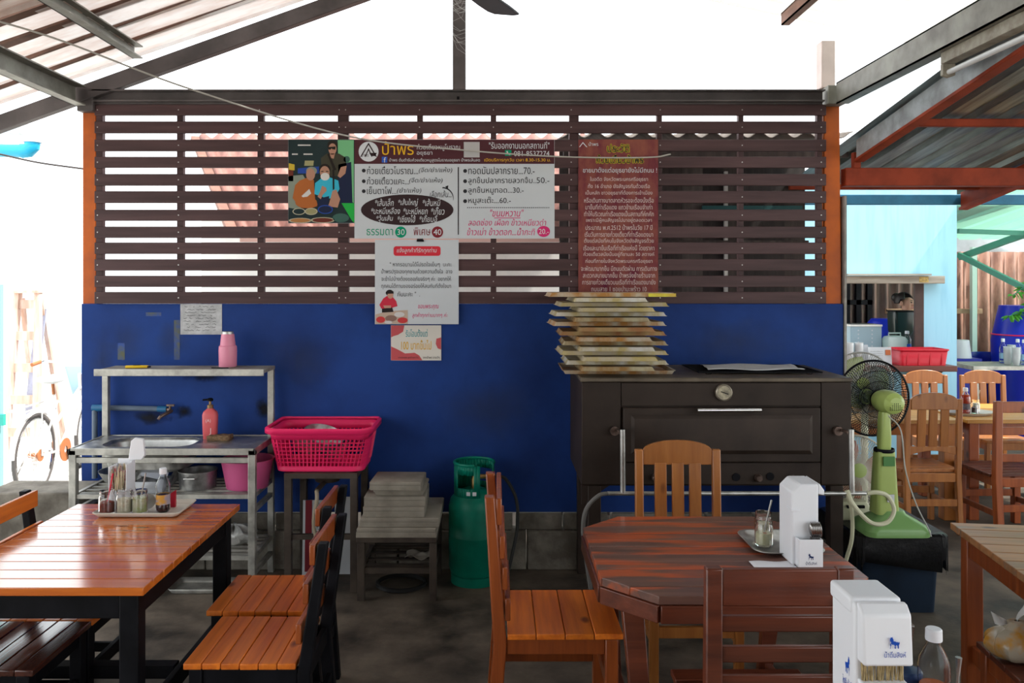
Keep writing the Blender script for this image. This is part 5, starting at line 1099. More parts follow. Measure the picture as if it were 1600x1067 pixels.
B().prism([(xb,.255),(xb+.022,.25),(xb+.022,.268),(xb+.005,.292),(xb,.292)], -.04, .085, 'xz').build('lid_lip', M_white, dp, bevel=.003)
B().box(xa-.003, xa+.03, -.049, .0, .195, .2).build('seam_band', M_white, dp, bevel=.001)
b = B().box(xa+.012, xb, -.085, -.081, 0, .105).box(xa+.012, xa+.016, -.081, -.045, 0, .105).box(xb-.004, xb, -.081, -.045, 0, .105).box(xa+.012, xb, -.081, -.045, 0, .004); b.build('spoon_pocket', M_white, dp, bevel=.0015)
for i in range(6):
    b = B(); X0 = xb-.036+i*.0062; b.lathe([(0,-.004),(.3,-.0035),(.75,-.0015),(1,.002)], 18, (X0, -.064, .135), Euler((0, PI/2-.12, 0)).to_matrix() @ Matrix.Diagonal(Vector((.027,.017,1.6)))); b.tube([(X0,-.064,.11),(X0,-.064,.02)], .0025, 5); b.build('spoon', mat('dark_steel', (.35,.34,.33), .25, metal=1), dp, solid=.001)
b = B(); logo(b, xa+.035, .016, .04, .04, -.0856); b.build('blue_logo', ink('logo_dim', (.03,.05,.14)), dp, smooth=False, fix=False)
dpn = B().grid(lambda u, v: ((u-.5)*.15, (v-.5)*.07, .001+.002*math.sin(u*7)), 8, 4).build('paper_napkin', mat('white_tissue', (.75,.76,.80), .9), solid=.001); dpn.location = ((1208-PX)/FPX*2.98, 2.985, TZ+.003); tag(dpn, 'flat white paper napkin beside the octagonal table dispenser', 'napkin')
st_ = thing('steel_tray', 'oval-cornered steel tray of jars behind the dispenser', 'tray', (1.098, 3.22, TZ))
b = B(); loft(b, [[(x, y, .016) for x, y in rrect(.27,.30,.06,6)], [(x, y, .014) for x, y in rrect(.25,.28,.055,6)], [(x, y, .003) for x, y in rrect(.22,.25,.05,6)]], False, True); b.build('pan', M_steel, st_, solid=.002)
z = TZ+.005
jar('glass jar of pale chilli vinegar with a steel spoon on the steel tray', 1.03, 3.20, z, mat('pale_vinegar', (.55,.55,.33), .3, col2=(.40,.05,.02), scale=25, lo=.3, hi=.36), .5, r=.034, h=.10, spoon=M_steel)
jar('glass jar of sugar at the back of the steel tray', 1.06, 3.30, z, M_sugar, .55, r=.034, h=.10)
bottle('small sauce bottle with an orange label on the steel tray', 1.143, 3.19, z, .165, mat('fish_sauce', (.25,.08,.01), .1), .3, M_lab, r=.026)
# big dispenser, bottle and jar on the front table
z = TZ; dp = thing('tissue_dispenser', 'large white tissue dispenser with blue lion emblem and toothpicks in its slot', 'dispenser', ((1376-PX)/FPX*1.86, 1.93, z))
xa, xb, ya, yb_ = -.045, .062, -.075, .075
b = B(); b.prism([(ya+.02,0),(yb_,0),(yb_,.298),(ya+.02,.292)], xa-.006, xb-.006, 'yz'); b.build('body', M_white, dp, bevel=.008, seg=3)
b = B(); b.prism([(ya-.012,.165),(ya+.03,.165),(ya+.03,.296),(ya+.016,.294),(ya-.004,.275)], xa, xb+.004, 'yz'); b.build('upper_cover', M_white, dp, bevel=.006, seg=3)
b = B(); b.prism([(ya-.008,0),(ya+.03,0),(ya+.03,.125),(ya-.010,.125)], xa, xb-.004, 'yz'); b.build('lower_pocket', M_white, dp, bevel=.004)
B().box(xa-.01, xb-.0, ya+.035, yb_+.004, .262, .301).build('lid', M_white, dp, bevel=.008, seg=3)
rr = random.Random(2); b = B()
for i in range(60):
    x = xa+.006+(xb-xa-.014)*rr.random(); b.tube([(x, ya+.006+rr.random()*.01, .11), (x+rr.uniform(-.006,.006), ya+.004+rr.random()*.012, .168)], .0016, 4)
b.build('toothpicks', mat('toothpick_wood', (.42,.32,.16), .6, var=.4, scale=50), dp)['kind'] = 'stuff'
b = B(); logo(b, xa+.045, .186, .048, .046, ya-.0127); b.build('front_emblem', I_logo, dp, smooth=False, fix=False)
b = B(); logo(b, ya+.035, .085, .05, .075, 0); b.v = [(xa-.0068, x, zz) for x, y, zz in b.v]; b.build('side_emblem', I_logo, dp, smooth=False, fix=False)
bt = bottle('clear ribbed bottle with a white cap next to the large dispenser', (1459-PX)/FPX*1.95, 1.95, TZ, .205, mat('amber_liquid', (.55,.16,.06), .1), .42, None, r=.036)
jr = thing('condiment_jar', 'small jar with a dark blue lid between dispenser and bottle', 'jar', ((1424-PX)/FPX*1.98, 2.0, TZ)); B().lathe([(0,.001),(.028,.001),(.03,.006),(.03,.06),(.026,.066),(.023,.066),(.027,.058),(.027,.005),(0,.004)], 22).build('glass', M_glass, jr); B().lathe([(0,.066),(.031,.066),(.033,.07),(.033,.083),(.028,.088),(0,.089)], 22).build('lid', mat('dark_blue_lid', (.01,.03,.09), .35), jr)
sp = thing('straw_bundle', 'bundle of wooden sticks in clear film behind the dispenser', 'sticks', ((1417-PX)/FPX*2.0, 2.045, TZ))
b = B()
for i in range(9): b.tube([(-.02+.004*i, 0, .002), (.0+.004*i, .003*(i % 3), .165)], .0028, 5)
b.build('sticks', mat('toothpick_wood', (.4,.3,.16), .6), sp); B().lathe([(.018,.10),(.024,.14),(.028,.175),(.012,.19)], 10, (.012,.004,0)).build('clear_film', M_pet, sp, solid=.0006)
sn = B().tube([(0,0,.0),(.004,0,.08),(.006,0,.125)], [.004,.0035,.008], 8).build('steel_spoon', M_steel); sn.location = ((1494-PX)/FPX*1.97, 1.97, TZ+.004); tag(sn, 'upright steel spoon tip behind the clear ribbed bottle', 'spoon')
# knotted bag on the right chair
bg_ = thing('plastic_bag', 'knotted clear plastic bag with yellow contents on the brown chair', 'bag', (1.815, 2.90, .4525))
rr = random.Random(4)
b = B().grid(lambda u, v: (lambda th, ph: (.10*(1+.07*math.sin(6*th+2*ph)+.04*math.sin(13*th))*math.sin(ph)**.8*math.cos(th), .085*(1+.07*math.sin(5*th))*math.sin(ph)**.8*math.sin(th), .058*(1-math.cos(ph))+(.02 if v > .93 else 0)))(u*2*PI, v*PI*.985+.005), 36, 18)
b.build('bag_body', mat('bag_of_yellow_food', (.46,.42,.33), .25, col2=(.60,.30,.03), scale=7, lo=.36, hi=.5, coat=.4), bg_, angle=25)
M_bagw = mat('white_bag_plastic', (.72,.74,.74), .35, transl=.25)
for (dx, dz, l) in ((-.085,.03,1), (.03,.085,1)): B().grid(lambda u, v: (u*dx+(v-.5)*.022*(u-.1)*(1 if dz > .05 else .3), .01*math.sin(u*6)+(v-.5)*.028*(u+.2), .118+u*dz+(v-.5)*.03*u), 10, 4).build('knot_ear', M_bagw, bg_, solid=.001)
# far table tray
ft_ = thing('serving_tray', 'white oval tray of sauces on the far pine table', 'tray', (3.63, 6.42, TZ)); B().lathe([(0,.002),(.17,.002),(.2,.02),(.204,.02),(.172,0),(0,0)], 30, sx=1, sy=.7).build('pan', M_tray, ft_)
z = TZ+.004
bottle('red sauce bottle with a white cap on the far pine table', 3.60, 6.38, z, .20, mat('bright_red_sauce', (.35,.03,.01), .15), .85, mat('dark_label', (.10,.08,.10), .4, var=.6, scale=30), r=.034)
jar('small dark jar of sauce next to the far red bottle', 3.68, 6.40, z, M_soy, .6, r=.026, h=.08); jar('glass of pale straws on the far pine table', 3.72, 6.45, z, M_sugar, .7, r=.028, h=.10, spoon=mat('pale_bamboo', (.5,.4,.3), .5))
bx_ = thing('tissue_box', 'grey-white tissue box standing on the far white tray', 'box', (3.53, 6.45, z)); B().prism([(-.06,0),(.05,0),(.05,.05),(.02,.09),(-.06,.05)], -.04, .04, 'xz').build('carton', mat('pale_carton', (.6,.62,.64), .5), bx_, bevel=.004)
# ================================================================ hatch counter and kitchen
z = LEDZ+.001
rt = thing('red_crate', 'bright red plastic crate on the hatch ledge', 'crate', ((1433-PX)/FPX*8.05, 8.04, z))
M_crate = mat('red_crate_plastic', (.62,.01,.03), .4)
b = B(); loft(b, [[(x, y, .002) for x, y in rrect(.42,.24,.02,3)], [(x, y, .15) for x, y in rrect(.45,.27,.02,3)]], True, False); b.build('shell', M_crate, rt, solid=.006)
B().tube([(x, y, .15) for x, y in rrect(.46,.28,.02,3)], .008, 6, closed=True).build('rim', M_crate, rt)
for i in range(4): B().box(-.17+i*.11, -.155+i*.11, -.135, -.12, .01, .145).build('rib', M_crate, rt)
for i, px in enumerate((1327, 1342)):
    t = thing('cup_stack', ['stack of clear plastic cups beside the weathered edge strip', 'stack of clear plastic cups beside the menu card'][i], 'cups', ((px-PX)/FPX*8.1, 8.1, z)); b = B()
    for j in range(7): b.lathe([(.028,.02*j),(.04,.02*j+.085),(.043,.02*j+.087)], 16)
    b.build('cups', mat('cloudy_cup', (.75,.78,.8), .3, alpha=.6), t, solid=.0008)
mc = thing('menu_card', 'white folded menu card with printed lines on the hatch ledge', 'card', ((1375-PX)/FPX*8.0, 8.0, z)); w_ = 36/FPX*8; B().cbox((0,0,.085), (w_,.004,.17), (-.12,0,0)).build('card', M_wplain, mc)
b = B(); 
for i in range(5): text(b, 'ก๋วยเตี๋ยว', -w_*.42, w_*.1, .125-i*.02, .132-i*.02, -.004-.0)
b.X = None; b.v = [(x, y-.003+(zz-.085)*.12, zz) for x, y, zz in b.v]; b.build('printed_lines', I_black, mc, smooth=False, fix=False)
B().cbox((w_*.34,-.004,.12), (.05,.002,.05), (-.12,0,0)).build('food_picture', ink('food', (.5,.15,.06)), mc)
mc = thing('menu_card', 'second menu card standing beside the clear cups', 'card', ((1349-PX)/FPX*8.17, 8.175, z)); B().cbox((0,0,.09), (.10,.004,.18), (-.1,0,0)).build('card', M_wplain, mc)
bottle('water bottle with a blue label at the hatch', (1418-PX)/FPX*8.40, 8.41, 1.051, .22, None, 0, mat('blue_water_label', (.02,.12,.55), .4), r=.04)
wj = thing('water_cooler', 'pale plastic water container at the hatch', 'container', ((1409-PX)/FPX*8.32, 8.47, 1.051)); b = B(); loft(b, [[(x, y, zz) for x, y in rrect(w_2, w_2, .04, 4)] for zz, w_2 in ((0,.2),(.13,.2),(.16,.17),(.17,.10))]); b.build('tank', mat('pale_green_plastic', (.55,.66,.62), .4), wj); B().tube([(-.06,0,.165),(-.06,0,.195),(.06,0,.195),(.06,0,.165)], .008, 6).build('handle', mat('pale_green_plastic', (.5,.6,.6), .4), wj)
kc = thing('kitchen_counter', 'worktop just inside the serving hatch', 'counter', (4.0, 8.62, 0)); B().box(-.75,.42,-.26,.35,1.01,1.05).build('worktop', M_steel, kc); 
for sx in (-.7,.43):
    for sy in (-.26,.3): B().box(sx-.02,sx+.02,sy-.02,sy+.02,0,1.01).build('leg', M_steel, kc)
gb = thing('glass_cabinet', 'pale blue sided display case on the kitchen worktop', 'cabinet', ((1348-PX)/FPX*8.6, 8.66, 1.051)); b = B().box(-.16,.16,-.14,.14,0,.26); b.build('case', mat('pale_blue_panel', (.34,.46,.52), .4), gb, bevel=.006); B().box(-.165,.165,-.145,.145,.26,.28).build('lid', M_steel, gb)
b = B()
for i in range(5):
    for x in (-.08,.06): b.cyl((x,-.1415,.06+i*.04),(x,-.1395,.06+i*.04),.008,8)
b.build('vent_hole', I_white, gb)['kind'] = 'stuff'
ck_ = thing('drink_dispenser', 'tall dark translucent drink dispenser at the hatch', 'dispenser', ((1411-PX)/FPX*8.75, 8.80, 1.051)); b = B(); loft(b, [[(x, y, zz) for x, y in rrect(w2, w2, .03, 4)] for zz, w2 in ((0,.13),(.16,.16),(.20,.20),(.38,.21),(.40,.205))]); b.build('tank', mat('dark_green_plastic', (.015,.03,.028), .2), ck_); B().box(-.108,.108,-.108,.108,.40,.415).build('lid', M_black, ck_, bevel=.006)
br = thing('storage_drum', 'blue plastic drum in the kitchen behind the hatch', 'drum', ((1381-PX)/FPX*9.95, 9.95, 0)); B().lathe([(0,0),(.20,0),(.22,.3),(.21,.6),(.22,.9),(.18,1.28),(.14,1.33),(0,1.33)], 28).build('body', mat('royal_blue_plastic', (.01,.03,.55), .35), br)
kw = thing('window_frame', 'dark barred window panel on the tin wall inside the kitchen', 'window', ((1352-PX)/FPX*10.4, 10.5, 1.0)); b = B()
for x in (-.22,-.08,.06): b.box(x,x+.06,-.03,.03,-.2,1.1)
b.box(-.22,.12,-.03,.03,-.2,-.14).box(-.22,.12,-.03,.03,.48,.54).box(-.22,.12,-.03,.03,1.04,1.1); b.build('bars', M_black, kw); B().box(-.2,.1,.031,.04,-.18,1.08).build('pane', mat('dim_pane', (.20,.22,.20), .3), kw)
# ---- cook standing behind the hatch
def person(label, loc, rotz, H=1.64):
    t = thing('person', label, 'person', loc, rotz); s = H/1.64
    V = []; Ed = []; Rd = []
    def v(p, r, par=None):
        V.append(Vector(p)*s); Rd.append(r*s); i = len(V)-1
        if par is not None: Ed.append((par, i))
        return i
    pel = v((0,0,.90),.135); bel = v((0,0,1.02),.125,pel); chs = v((0,.01,1.20),.135,bel); shl = v((0,0,1.33),.10,chs); nk = v((0,.005,1.40),.043,shl)
    hd0 = v((0,-.02,1.475),.056,nk); hd1 = v((0,-.015,1.55),.080,hd0); hd2 = v((0,-.002,1.61),.06,hd1)
    nose = v((0,-.105,1.525),.012,hd1)
    for sx in (-1, 1):
        sh_ = v((sx*.165,0,1.31),.058,shl); el = v((sx*.23,.0,1.06),.042,sh_); wr_ = v((sx*.16,-.22,.96),.028,el); pm = v((sx*.14,-.29,.95),.032,wr_)
        for i in range(4):
            f0 = v((sx*(.165-.018*i),-.34,.945),.009,pm); v((sx*(.168-.02*i),-.385+.008*abs(i-1.5),.925),.008,f0)
        th = v((sx*.105,-.30,.95),.011,pm); v((sx*.085,-.335,.94),.009,th)
        hp = v((sx*.085,0,.84),.088,pel); kn = v((sx*.095,-.01,.48),.056,hp); an = v((sx*.10,.015,.09),.038,kn); v((sx*.11,-.13,.04),.034,an)
    me = bpy.data.meshes.new('body'); me.from_pydata(V, Ed, []); o = bpy.data.objects.new('body', me); C.objects.link(o); o.parent = t; me.materials.append(mat('skin', (.42,.22,.15), .5))
    sm = o.modifiers.new('skin', 'SKIN'); sub = o.modifiers.new('sub', 'SUBSURF'); sub.levels = 2; sub.render_levels = 2
    for i, r in enumerate(Rd): me.skin_vertices[0].data[i].radius = (r, r)
    me.skin_vertices[0].data[0].use_root = True; sm.use_smooth_shade = True
    M_shirt = mat('black_shirt', (.012,.012,.014), .8)
    b = B(); loft(b, [[(x, y, zz*s) for x, y in [(w2*math.cos(2*PI*i/24)*s, d2*math.sin(2*PI*i/24)*s) for i in range(24)]] for zz, w2, d2 in ((.80,.18,.15),(.95,.175,.15),(1.08,.165,.145),(1.22,.19,.155),(1.31,.20,.13),(1.37,.13,.095),(1.40,.066,.066))], False, False); b.build('shirt', M_shirt, t, solid=.006)
    for sx in (-1, 1): B().tube([Vector((sx*.12,0,1.325))*s, Vector((sx*.185,0,1.285))*s, Vector((sx*.225,0,1.13))*s], [.062*s,.068*s,.058*s], 14).build('sleeve', M_shirt, t)
    B().tube([Vector((.066*math.cos(2*PI*i/20), .064*math.sin(2*PI*i/20), 1.40))*s for i in range(20)], .008, 6, closed=True).build('collar', mat('red_trim', (.4,.02,.02), .6), t)
    b = B(); loft(b, [[(w2*math.cos(2*PI*i/24)*s, d2*math.sin(2*PI*i/24)*s, zz*s) for i in range(24)] for zz, w2, d2 in ((.12,.20,.16),(.5,.19,.15),(.90,.175,.148),(.95,.165,.14))], False, False); b.build('skirt', mat('dark_skirt', (.03,.03,.05), .8), t, solid=.006)
    M_hair = mat('dark_hair', (.012,.009,.008), .5)
    b = B(); b.grid(lambda u, w: (lambda th, ph: (.094*math.sin(ph)*math.cos(th)*s, (.02+.10*math.sin(ph)*math.sin(th))*s, (1.555+.105*math.cos(ph))*s))(math.radians(-38+u*256), .02+w*(1.75 if .12 < u < .88 else 1.3)), 26, 14); b.ball((0,.115*s,1.60*s), (.05*s,.045*s,.045*s)); b.build('hair', M_hair, t, solid=.012)
    for sx in (-1, 1): B().ball((sx*.03*s,-.089*s,1.548*s), (.013*s,.008*s,.007*s), 10, 6).build('eye', mat('eye_dark', (.02,.015,.012), .2), t)
    for sx in (-1, 1): B().tube([(sx*.045*s,-.085*s,1.566*s),(sx*.03*s,-.094*s,1.571*s),(sx*.014*s,-.094*s,1.567*s)], .0035*s, 5).build('eyebrow', M_hair, t)
    B().tube([(-.024*s,-.083*s,1.487*s),(0,-.092*s,1.484*s),(.024*s,-.083*s,1.487*s)], [.003*s,.007*s,.003*s], 6).build('mouth', mat('lips', (.32,.07,.06), .4), t)
    for sx in (-1, 1): B().ball((sx*.082*s,.0,1.535*s), (.012*s,.018*s,.03*s), 10, 6).build('ear', mat('skin', (.42,.22,.15), .5), t)
    return t
person('cook in a black shirt looking out through the kitchen hatch', ((1415-PX)/FPX*9.35, 9.35, 0), .55, 1.63)
# ================================================================ far yard
M_drum = mat('royal_blue_plastic', (.01,.03,.55), .35)
db = thing('storage_drum', 'large blue drum with a red cord in front of the tin fence', 'drum', (W(1600,520,9.45).x, 9.47, .0)); B().lathe([(0,.0),(.30,.0),(.33,.4),(.31,.8),(.32,1.1),(.25,1.45),(.24,1.5),(0,1.5)], 30).build('body', M_drum, db); B().tube([(.315*math.cos(2*PI*i/30), .315*math.sin(2*PI*i/30), 1.17) for i in range(30)], .008, 6, closed=True).build('red_cord', M_pink, db)
yt = thing('yard_table', 'grey metal table covered with stacked cups and bottles', 'table', (W(1575,565,8.9).x, 8.9, 0)); a_ = .62
B().box(-a_+.05, a_, -.35, .17, .86, .90).build('table_top', M_alu, yt)
for sx in (-a_+.1, a_-.06):
    for sy in (-.3, .13): B().box(sx-.025, sx+.025, sy-.025, sy+.025, 0, .86).build('leg', M_alu, yt)
tp_ = B().grid(lambda u, v: (5.05+u*1.9, 9.85+.03*math.sin(u*31+v*3)+.06*(1-v), .02+v*.92), 60, 10).build('blue_tarpaulin', mat('deep_blue_tarp', (.008,.022,.36), .45), solid=.004); tag(tp_, 'deep blue tarpaulin hanging behind the yard table', 'tarpaulin')
wp = thing('white_pail', 'upright white plastic pail on the blue tarpaulin edge', 'pail', (W(1503,545,9.5).x, 9.5, .901)); B().lathe([(0,0),(.10,0),(.075,.20),(.07,.205),(0,.205)], 22).build('pail', M_white, wp)
ws = B().box(-.16,.16,-.12,.12,0,.9).build('drum_stand', mat('deep_blue_tarp', (.008,.022,.36), .45)); ws.location = (W(1503,545,9.5).x, 9.5, 0); tag(ws, 'blue covered stand under the white pail', 'stand')
z = .901
for i, (px, Y, kind) in enumerate(((1567,8.88,'b'),(1580,8.97,'c'),(1590,8.8,'b'),(1574,8.72,'c'),(1588,8.62,'c'),(1600,8.72,'b'))):
    x = (px-PX)/FPX*Y
    if kind == 'b': bottle(['clear bottle at the near edge of the yard table', '', 'clear bottle between cup stacks on the yard table', '', '', 'clear bottle beside the blue drum on the yard table'][i], x, Y, z, .26, None, 0, mat('pale_blue_label', (.3,.5,.7), .4), r=.035)
    else:
        t = thing('cup_stack', 'stack of cloudy plastic cups among the yard table bottles', 'cups', (x, Y, z), 0, 'cup stacks on the yard table'); b = B()
        for j in range(5): b.lathe([(.028,.024*j),(.038,.024*j+.09),(.041,.024*j+.092)], 14)
        b.build('cups', mat('cloudy_cup', (.75,.78,.8), .3, alpha=.6), t, solid=.0008)
pl_ = thing('leafy_branch', 'bright green leafy branch hanging over the blue drum', 'plant', W(1640, 430, 9.2)); rr = random.Random(8)
M_leaf = mat('fresh_leaf', (.12,.42,.05), .5, transl=.35)
stem = [(0,0,0), (-.12,0,-.02), (-.28,-.02,-.12), (-.42,-.03,-.22)]; stem2 = [(-.05,0,-.05), (-.2,.02,-.3), (-.36,.0,-.42), (-.45,.0,-.45)]
B().tube(spline(stem,5), .006, 6).build('stem', M_gsteel, pl_); B().tube(spline(stem2,5), .005, 6).build('stem', M_gsteel, pl_)
lf = None
for S_ in (spline(stem,8), spline(stem2,8)):
    for p0 in S_[4:]:
        for kx_ in range(2):
            if lf is None:
                lf = B().add([(0,0,0),(.03,-.018,.004),(.07,-.016,-.004),(.10,0,-.015),(.07,.016,-.004),(.03,.018,.004),(.05,0,.006)], [(0,1,6),(1,2,6),(2,3,6),(3,4,6),(4,5,6),(5,0,6)]).build('leaf', M_leaf, pl_); q_ = lf
            else: q_ = dup(lf, (0,0,0), pl_)
            q_.location = p0; q_.rotation_euler = (rr.uniform(-.8,.8), rr.uniform(-.2,.9), rr.uniform(0,6.28))
# ================================================================ outside on the left
M_nwall = mat('white_render', (.80,.79,.76), .9, var=.06)
hs = thing('neighbour_house', 'white rendered house with a pink tiled roof behind the screen', 'house', (0, 9.6, 0))
B().box(-3.4, 1.9, 0, .2, 0, 2.6).build('wall', M_nwall, hs)
M_tile = mat('pink_corrugated_roof', (.33,.15,.12), .7, col2=(.20,.085,.065), scale=2, stretch=(4,1,1))
nr_ = 150
def rp_(u, v):
    X = -3.6+u*5.0; Xb = -2.32+u*3.7; x = X*v+Xb*(1-v); Y = 7.5+v*2.6
    return (x, Y-9.6, 2.24+.50*(Y-7.5)+.030*math.sin(X/.20*2*PI))
B().grid(rp_, 220, 2).build('roof', M_tile, hs, solid=.008)
B().beam(Vector(rp_(0,0))+Vector((-.02,0,-.03)), Vector(rp_(0,1))+Vector((-.02,0,-.03)), .16, .05).build('barge_board', mat('brown_barge', (.22,.10,.07), .7, var=.3), hs)
B().beam(Vector(rp_(0,0))+Vector((0,.05,-.07)), Vector(rp_(1,0))+Vector((0,.05,-.07)), .03, .08).build('eave_board', mat('pinkish_board', (.5,.3,.25), .7), hs)
# dark lean-to shed directly behind the right half of the screen
sd = thing('timber_shed', 'dark weathered timber shed right behind the screen', 'shed', (1.4, 6.3, 0))
rr = random.Random(21); M_shed = [mat('shed_board_%d' % i, c, .8, var=.4, scale=4, stretch=(6,6,.7)) for i, c in enumerate([(.10,.08,.07),(.055,.04,.035),(.15,.13,.12),(.03,.022,.02)])]
for i in range(12):
    x = -.92+i*.155; B().box(x, x+.1549, 0, .022, 0, 2.84).build('board', M_shed[rr.choice([0,1,2,0,3])], sd)
B().box(-.92, .95, -.05, 0, 2.0, 2.08).build('rail', M_shed[1], sd); B().box(.32, .345, -.04, -.01, 0, 2.6).build('pale_pipe', mat('pale_pipe', (.45,.43,.40), .5), sd)
def shr(u, v): X = -.97+u*1.94; return (X, -.78+v*2.4, 2.745+.13*v*2.4+.020*math.sin(X/.155*2*PI))
B().grid(shr, 130, 1).build('corrugated_roof', mat('grey_asbestos_sheet', (.24,.21,.19), .85, var=.3), sd, solid=.008)
B().box(.15, .9, -.06, -.03, 2.26, 2.34).build('teal_panel', mat('dark_teal', (.006,.07,.075), .6), sd)
B().box(-.95, .95, -.76, -.72, 2.60, 2.67).build('eave_rail', M_shed[1], sd)
# bicycle
bk = thing('bicycle', 'glare-washed pale city bicycle with a front basket parked outside in the sun', 'bicycle', (-3.80, 6.85, 0), math.radians(93))
M_bw = mat('glare_washed_bike_paint', (.75,.72,.70), .4); M_tyre = mat('grey_tyre', (.10,.09,.09), .7); M_or = mat('rust_orange', (.45,.16,.06), .6)  # light tones stand in for overexposed glare on the bicycle
def wheel(x):
    w_ = B().tube([(x+.325*math.cos(2*PI*i/48), 0, .34+.325*math.sin(2*PI*i/48)) for i in range(48)], .017, 8, closed=True).build('tyre', M_tyre, bk)
    B().tube([(x+.30*math.cos(2*PI*i/48), 0, .34+.30*math.sin(2*PI*i/48)) for i in range(48)], .010, 6, closed=True).build('rim', M_chrome, bk)
    b = B()
    for i in range(32): a_ = 2*PI*i/32; b.cyl((x+.02*math.cos(a_+1), .02*(-1)**i, .34+.02*math.sin(a_+1)), (x+.295*math.cos(a_), 0, .34+.295*math.sin(a_)), .0022, 4)
    b.build('spokes', M_bw, bk); B().cyl((x,-.045,.34),(x,.045,.34),.02,12).build('hub', M_or, bk)
    B().tube(arc((x,0,.34), .355, 10, 175, 22), [.018]*23, 6).build('mudguard', M_bw, bk)
wheel(0); wheel(1.08)
def bt_(n, p0, p1, r=.016, m=None): B().cyl(p0, p1, r, 10).build(n, m or M_bw, bk)
bt_('seat_tube', (.44,0,.30), (.33,0,.80)); bt_('down_tube', (.44,0,.30), (.88,0,.72)); bt_('top_tube', (.38,0,.55), (.86,0,.80)); bt_('head_tube', (.88,0,.68), (.84,0,.92), .02)
for s in (-1, 1): bt_('chain_stay', (.44,s*.03,.30), (0,s*.055,.34), .010); bt_('seat_stay', (.36,s*.02,.74), (0,s*.055,.34), .009); bt_('fork_blade', (.88,s*.045,.68), (1.08,s*.05,.34), .011); bt_('rack_leg', (0,s*.06,.34), (-.02,s*.07,.73), .006)
B().tube([(.30,-.07,.74),(-.28,-.07,.74),(-.28,.07,.74),(.30,.07,.74)], .007, 6).build('rear_rack', M_bw, bk)
bt_('seat_post', (.33,0,.80), (.31,0,.90), .013, M_or); b = B(); loft(b, [[(.31+x+dx, y, zz) for x, y in rrect(w2, d2, min(w2,d2)*.45, 4)] for zz, w2, d2, dx in ((.90,.20,.10,0),(.925,.27,.20,-.02),(.955,.26,.18,-.02),(.965,.2,.1,-.02))]); b.build('saddle', M_wplain, bk)
B().tube([(.60,-.30,1.03),(.72,-.27,1.05),(.82,-.10,1.02),(.82,.10,1.02),(.72,.27,1.05),(.60,.30,1.03)], .011, 8).build('handlebar', M_chrome, bk)
for s in (-1, 1): bt_('grip', (.58,s*.305,1.028), (.69,s*.285,1.045), .017, M_or)
b = B(); loft(b, [[(1.06+x, y, zz) for x, y in rrect(w2, d2, .03, 3)] for zz, w2, d2 in ((.72,.22,.26),(.98,.30,.36))], True, False); b.build('front_basket', mat('pale_blue_basket', (.30,.45,.62), .5), bk, solid=.006)
B().lathe([(.03,-.004),(.10,-.004),(.10,.004),(.03,.004)], 30, (.44,-.05,.30), Matrix.Rotation(PI/2,3,'X')).build('chainring', M_or, bk); B().lathe([(.0,-.004),(.05,-.004),(.05,.004),(0,.004)], 24, (0,-.05,.34), Matrix.Rotation(PI/2,3,'X')).build('sprocket', M_or, bk)
B().beam((.44,-.07,.30),(.50,-.07,.14),.02,.01).box(.46,.55,-.16,-.07,.125,.15).build('pedal', M_black, bk); B().beam((-.02,.08,.30),(-.12,.16,.02),.012,.012).build('kickstand', M_chrome, bk)
# timber ladder frame and teal post
ldr = thing('wooden_ladder', 'glare-washed wooden stepladder standing outside beside the bicycle', 'ladder', (W(30,700,8.2).x, 8.2, 0))
M_lad = mat('glare_washed_timber', (.78,.60,.52), .7, col2=(.55,.36,.28), scale=4, stretch=(4,4,.6))  # overexposed daylight put into the timber's pale colour
for x0_, x1_ in ((-.15,-.10),(.17,.10)): B().beam((x0_,0,0),(x1_,.16,1.66),.05,.07,up=(0,1,0)).build('rail', M_lad, ldr)
for i in range(5): f = .17+i*.19; B().beam((-.15+.05*f,.16*f,1.66*f),(.17-.07*f,.16*f,1.66*f),.09,.025,up=(0,1,.0)).build('rung', M_lad, ldr)
B().cbox((0,.17,1.67), (.27,.16,.03)).build('top_step', M_lad, ldr, bevel=.004)
for x in (-.12,.12): B().beam((x*1.2,.6,0),(x*.8,.22,1.6),.04,.04,up=(0,1,0)).build('back_leg', M_lad, ldr)
B().cbox((.05,.20,.95), (.10,.015,1.1), (-.1,.06,0)).build('leaning_board', mat('blue_grey_board', (.35,.38,.50), .7, var=.3), ldr)
tpst = thing('teal_sheet', 'pale teal painted sheet at the edge of the left opening', 'panel', (W(-10,600,6.0).x, 6.0, 0)); B().box(-.3,.06,-.02,.02,0,1.75).build('panel', mat('pale_teal_paint', (.30,.60,.62), .6), tpst); B().box(-.3,.10,-.05,-.02,.74,.82).build('teal_shelf_edge', mat('bright_teal', (.05,.5,.42), .5), tpst)
pv = thing('drain_pipe', 'bright blue plastic elbow pipe outside under the roof edge', 'pipe', W(40, 234, 7.0)); M_bpv = mat('bright_blue_pvc', (.02,.42,.68), .4)
def u_(px, py): return W(px, py, 7.0)-W(40, 234, 7.0)
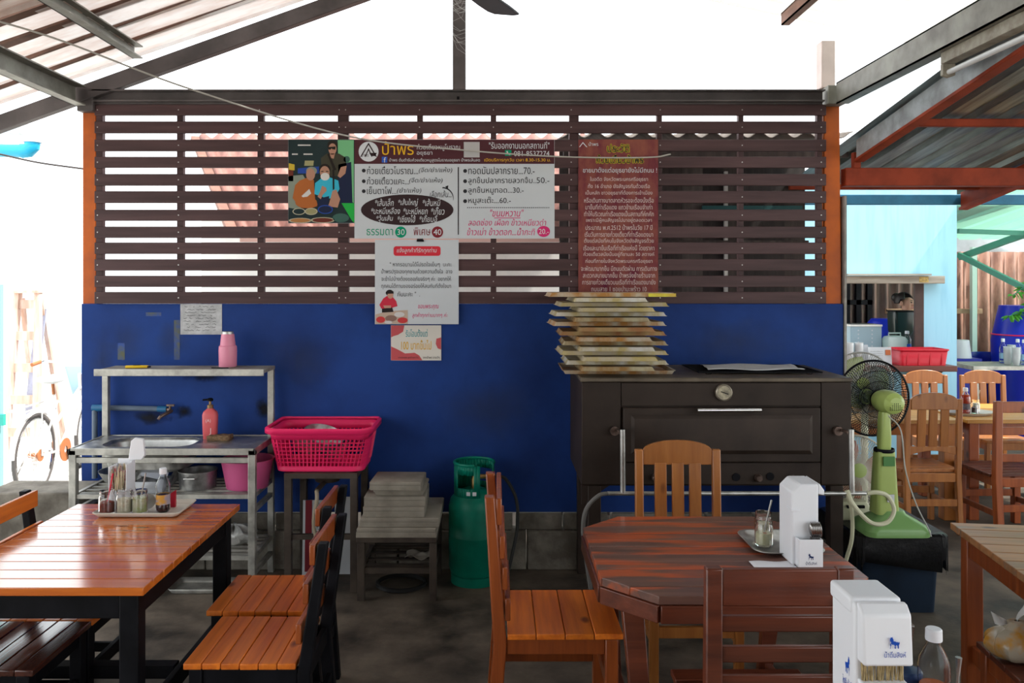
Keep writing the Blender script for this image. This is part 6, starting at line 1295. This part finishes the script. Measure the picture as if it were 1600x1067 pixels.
B().tube([u_(-60,234), u_(-10,235), u_(36,236)], .055, 14).build('pipe', M_bpv, pv); B().tube([u_(34,236), u_(44,235), u_(50,229), u_(51,220)], .062, 14).build('elbow', M_bpv, pv); B().lathe([(.066,-.01),(.07,-.01),(.07,.01),(.066,.01)], 18, u_(51,221)).build('coupling_ring', M_wplain, pv)
gt = tag(B().box(-1.3,0,-.06,.06,0,.10).build('roof_gutter', mat('grey_gutter', (.5,.52,.55), .5)), 'grey metal roof gutter above the blue elbow pipe', 'gutter'); gt.location = W(38, 210, 7.2)
# ================================================================ ceiling fan and fluorescent lamp
cf = thing('ceiling_fan', 'dark ceiling fan with long blades hanging from the ridge', 'fan', (-.213, 2.44, 2.72)); M_cf = mat('dark_fan_blade', (.028,.03,.038), .4)
B().cyl((0,0,.06),(0,0,1.14),.014,10).build('down_rod', M_cf, cf); B().lathe([(0,-.05),(.06,-.045),(.10,-.01),(.10,.05),(.06,.08),(0,.085)], 28).build('motor', M_cf, cf)
for i in range(3):
    a_ = math.radians(65.6)+i*2*PI/3; Mz = Matrix.Rotation(a_, 4, 'Z'); b = B(); b.X = Mz @ Matrix.Translation((0,0,.01)) @ Matrix.Rotation(.2, 4, 'X')
    b.prism([(.13,-.045),(.5,-.062),(.585,-.06),(.60,-.03),(.60,.045),(.57,.06),(.5,.062),(.13,.045)], -.004, .004, 'xy'); b.build('blade', M_cf, cf, bevel=.002)
    b = B(); b.X = Mz; b.beam((.07,0,.012),(.18,0,.012),.03,.008); b.build('blade_iron', M_cf, cf)
fl = thing('fluorescent_lamp', 'unlit fluorescent tube in a grimy white batten under the right eave beam', 'lamp', (2.14, 3.95, 2.78)); M_bat = mat('grimy_white_batten', (.42,.40,.33), .6, col2=(.25,.22,.17), scale=14)
y0_ = -1.25; B().box(-.03,.03,y0_,0,.02,.075).build('batten', M_bat, fl, bevel=.003)
for y in (y0_+.01, -.01): B().prism([(-.03,.02),(.03,.02),(.03,-.035),(.0,-.045),(-.03,-.035)], y-.012, y+.012, 'xz').build('lamp_holder', M_bat, fl, bevel=.003)
B().cyl((0,y0_+.02,-.02),(0,-.02,-.02),.0135,14).build('tube', mat('white_glass_tube', (.75,.78,.80), .2), fl)
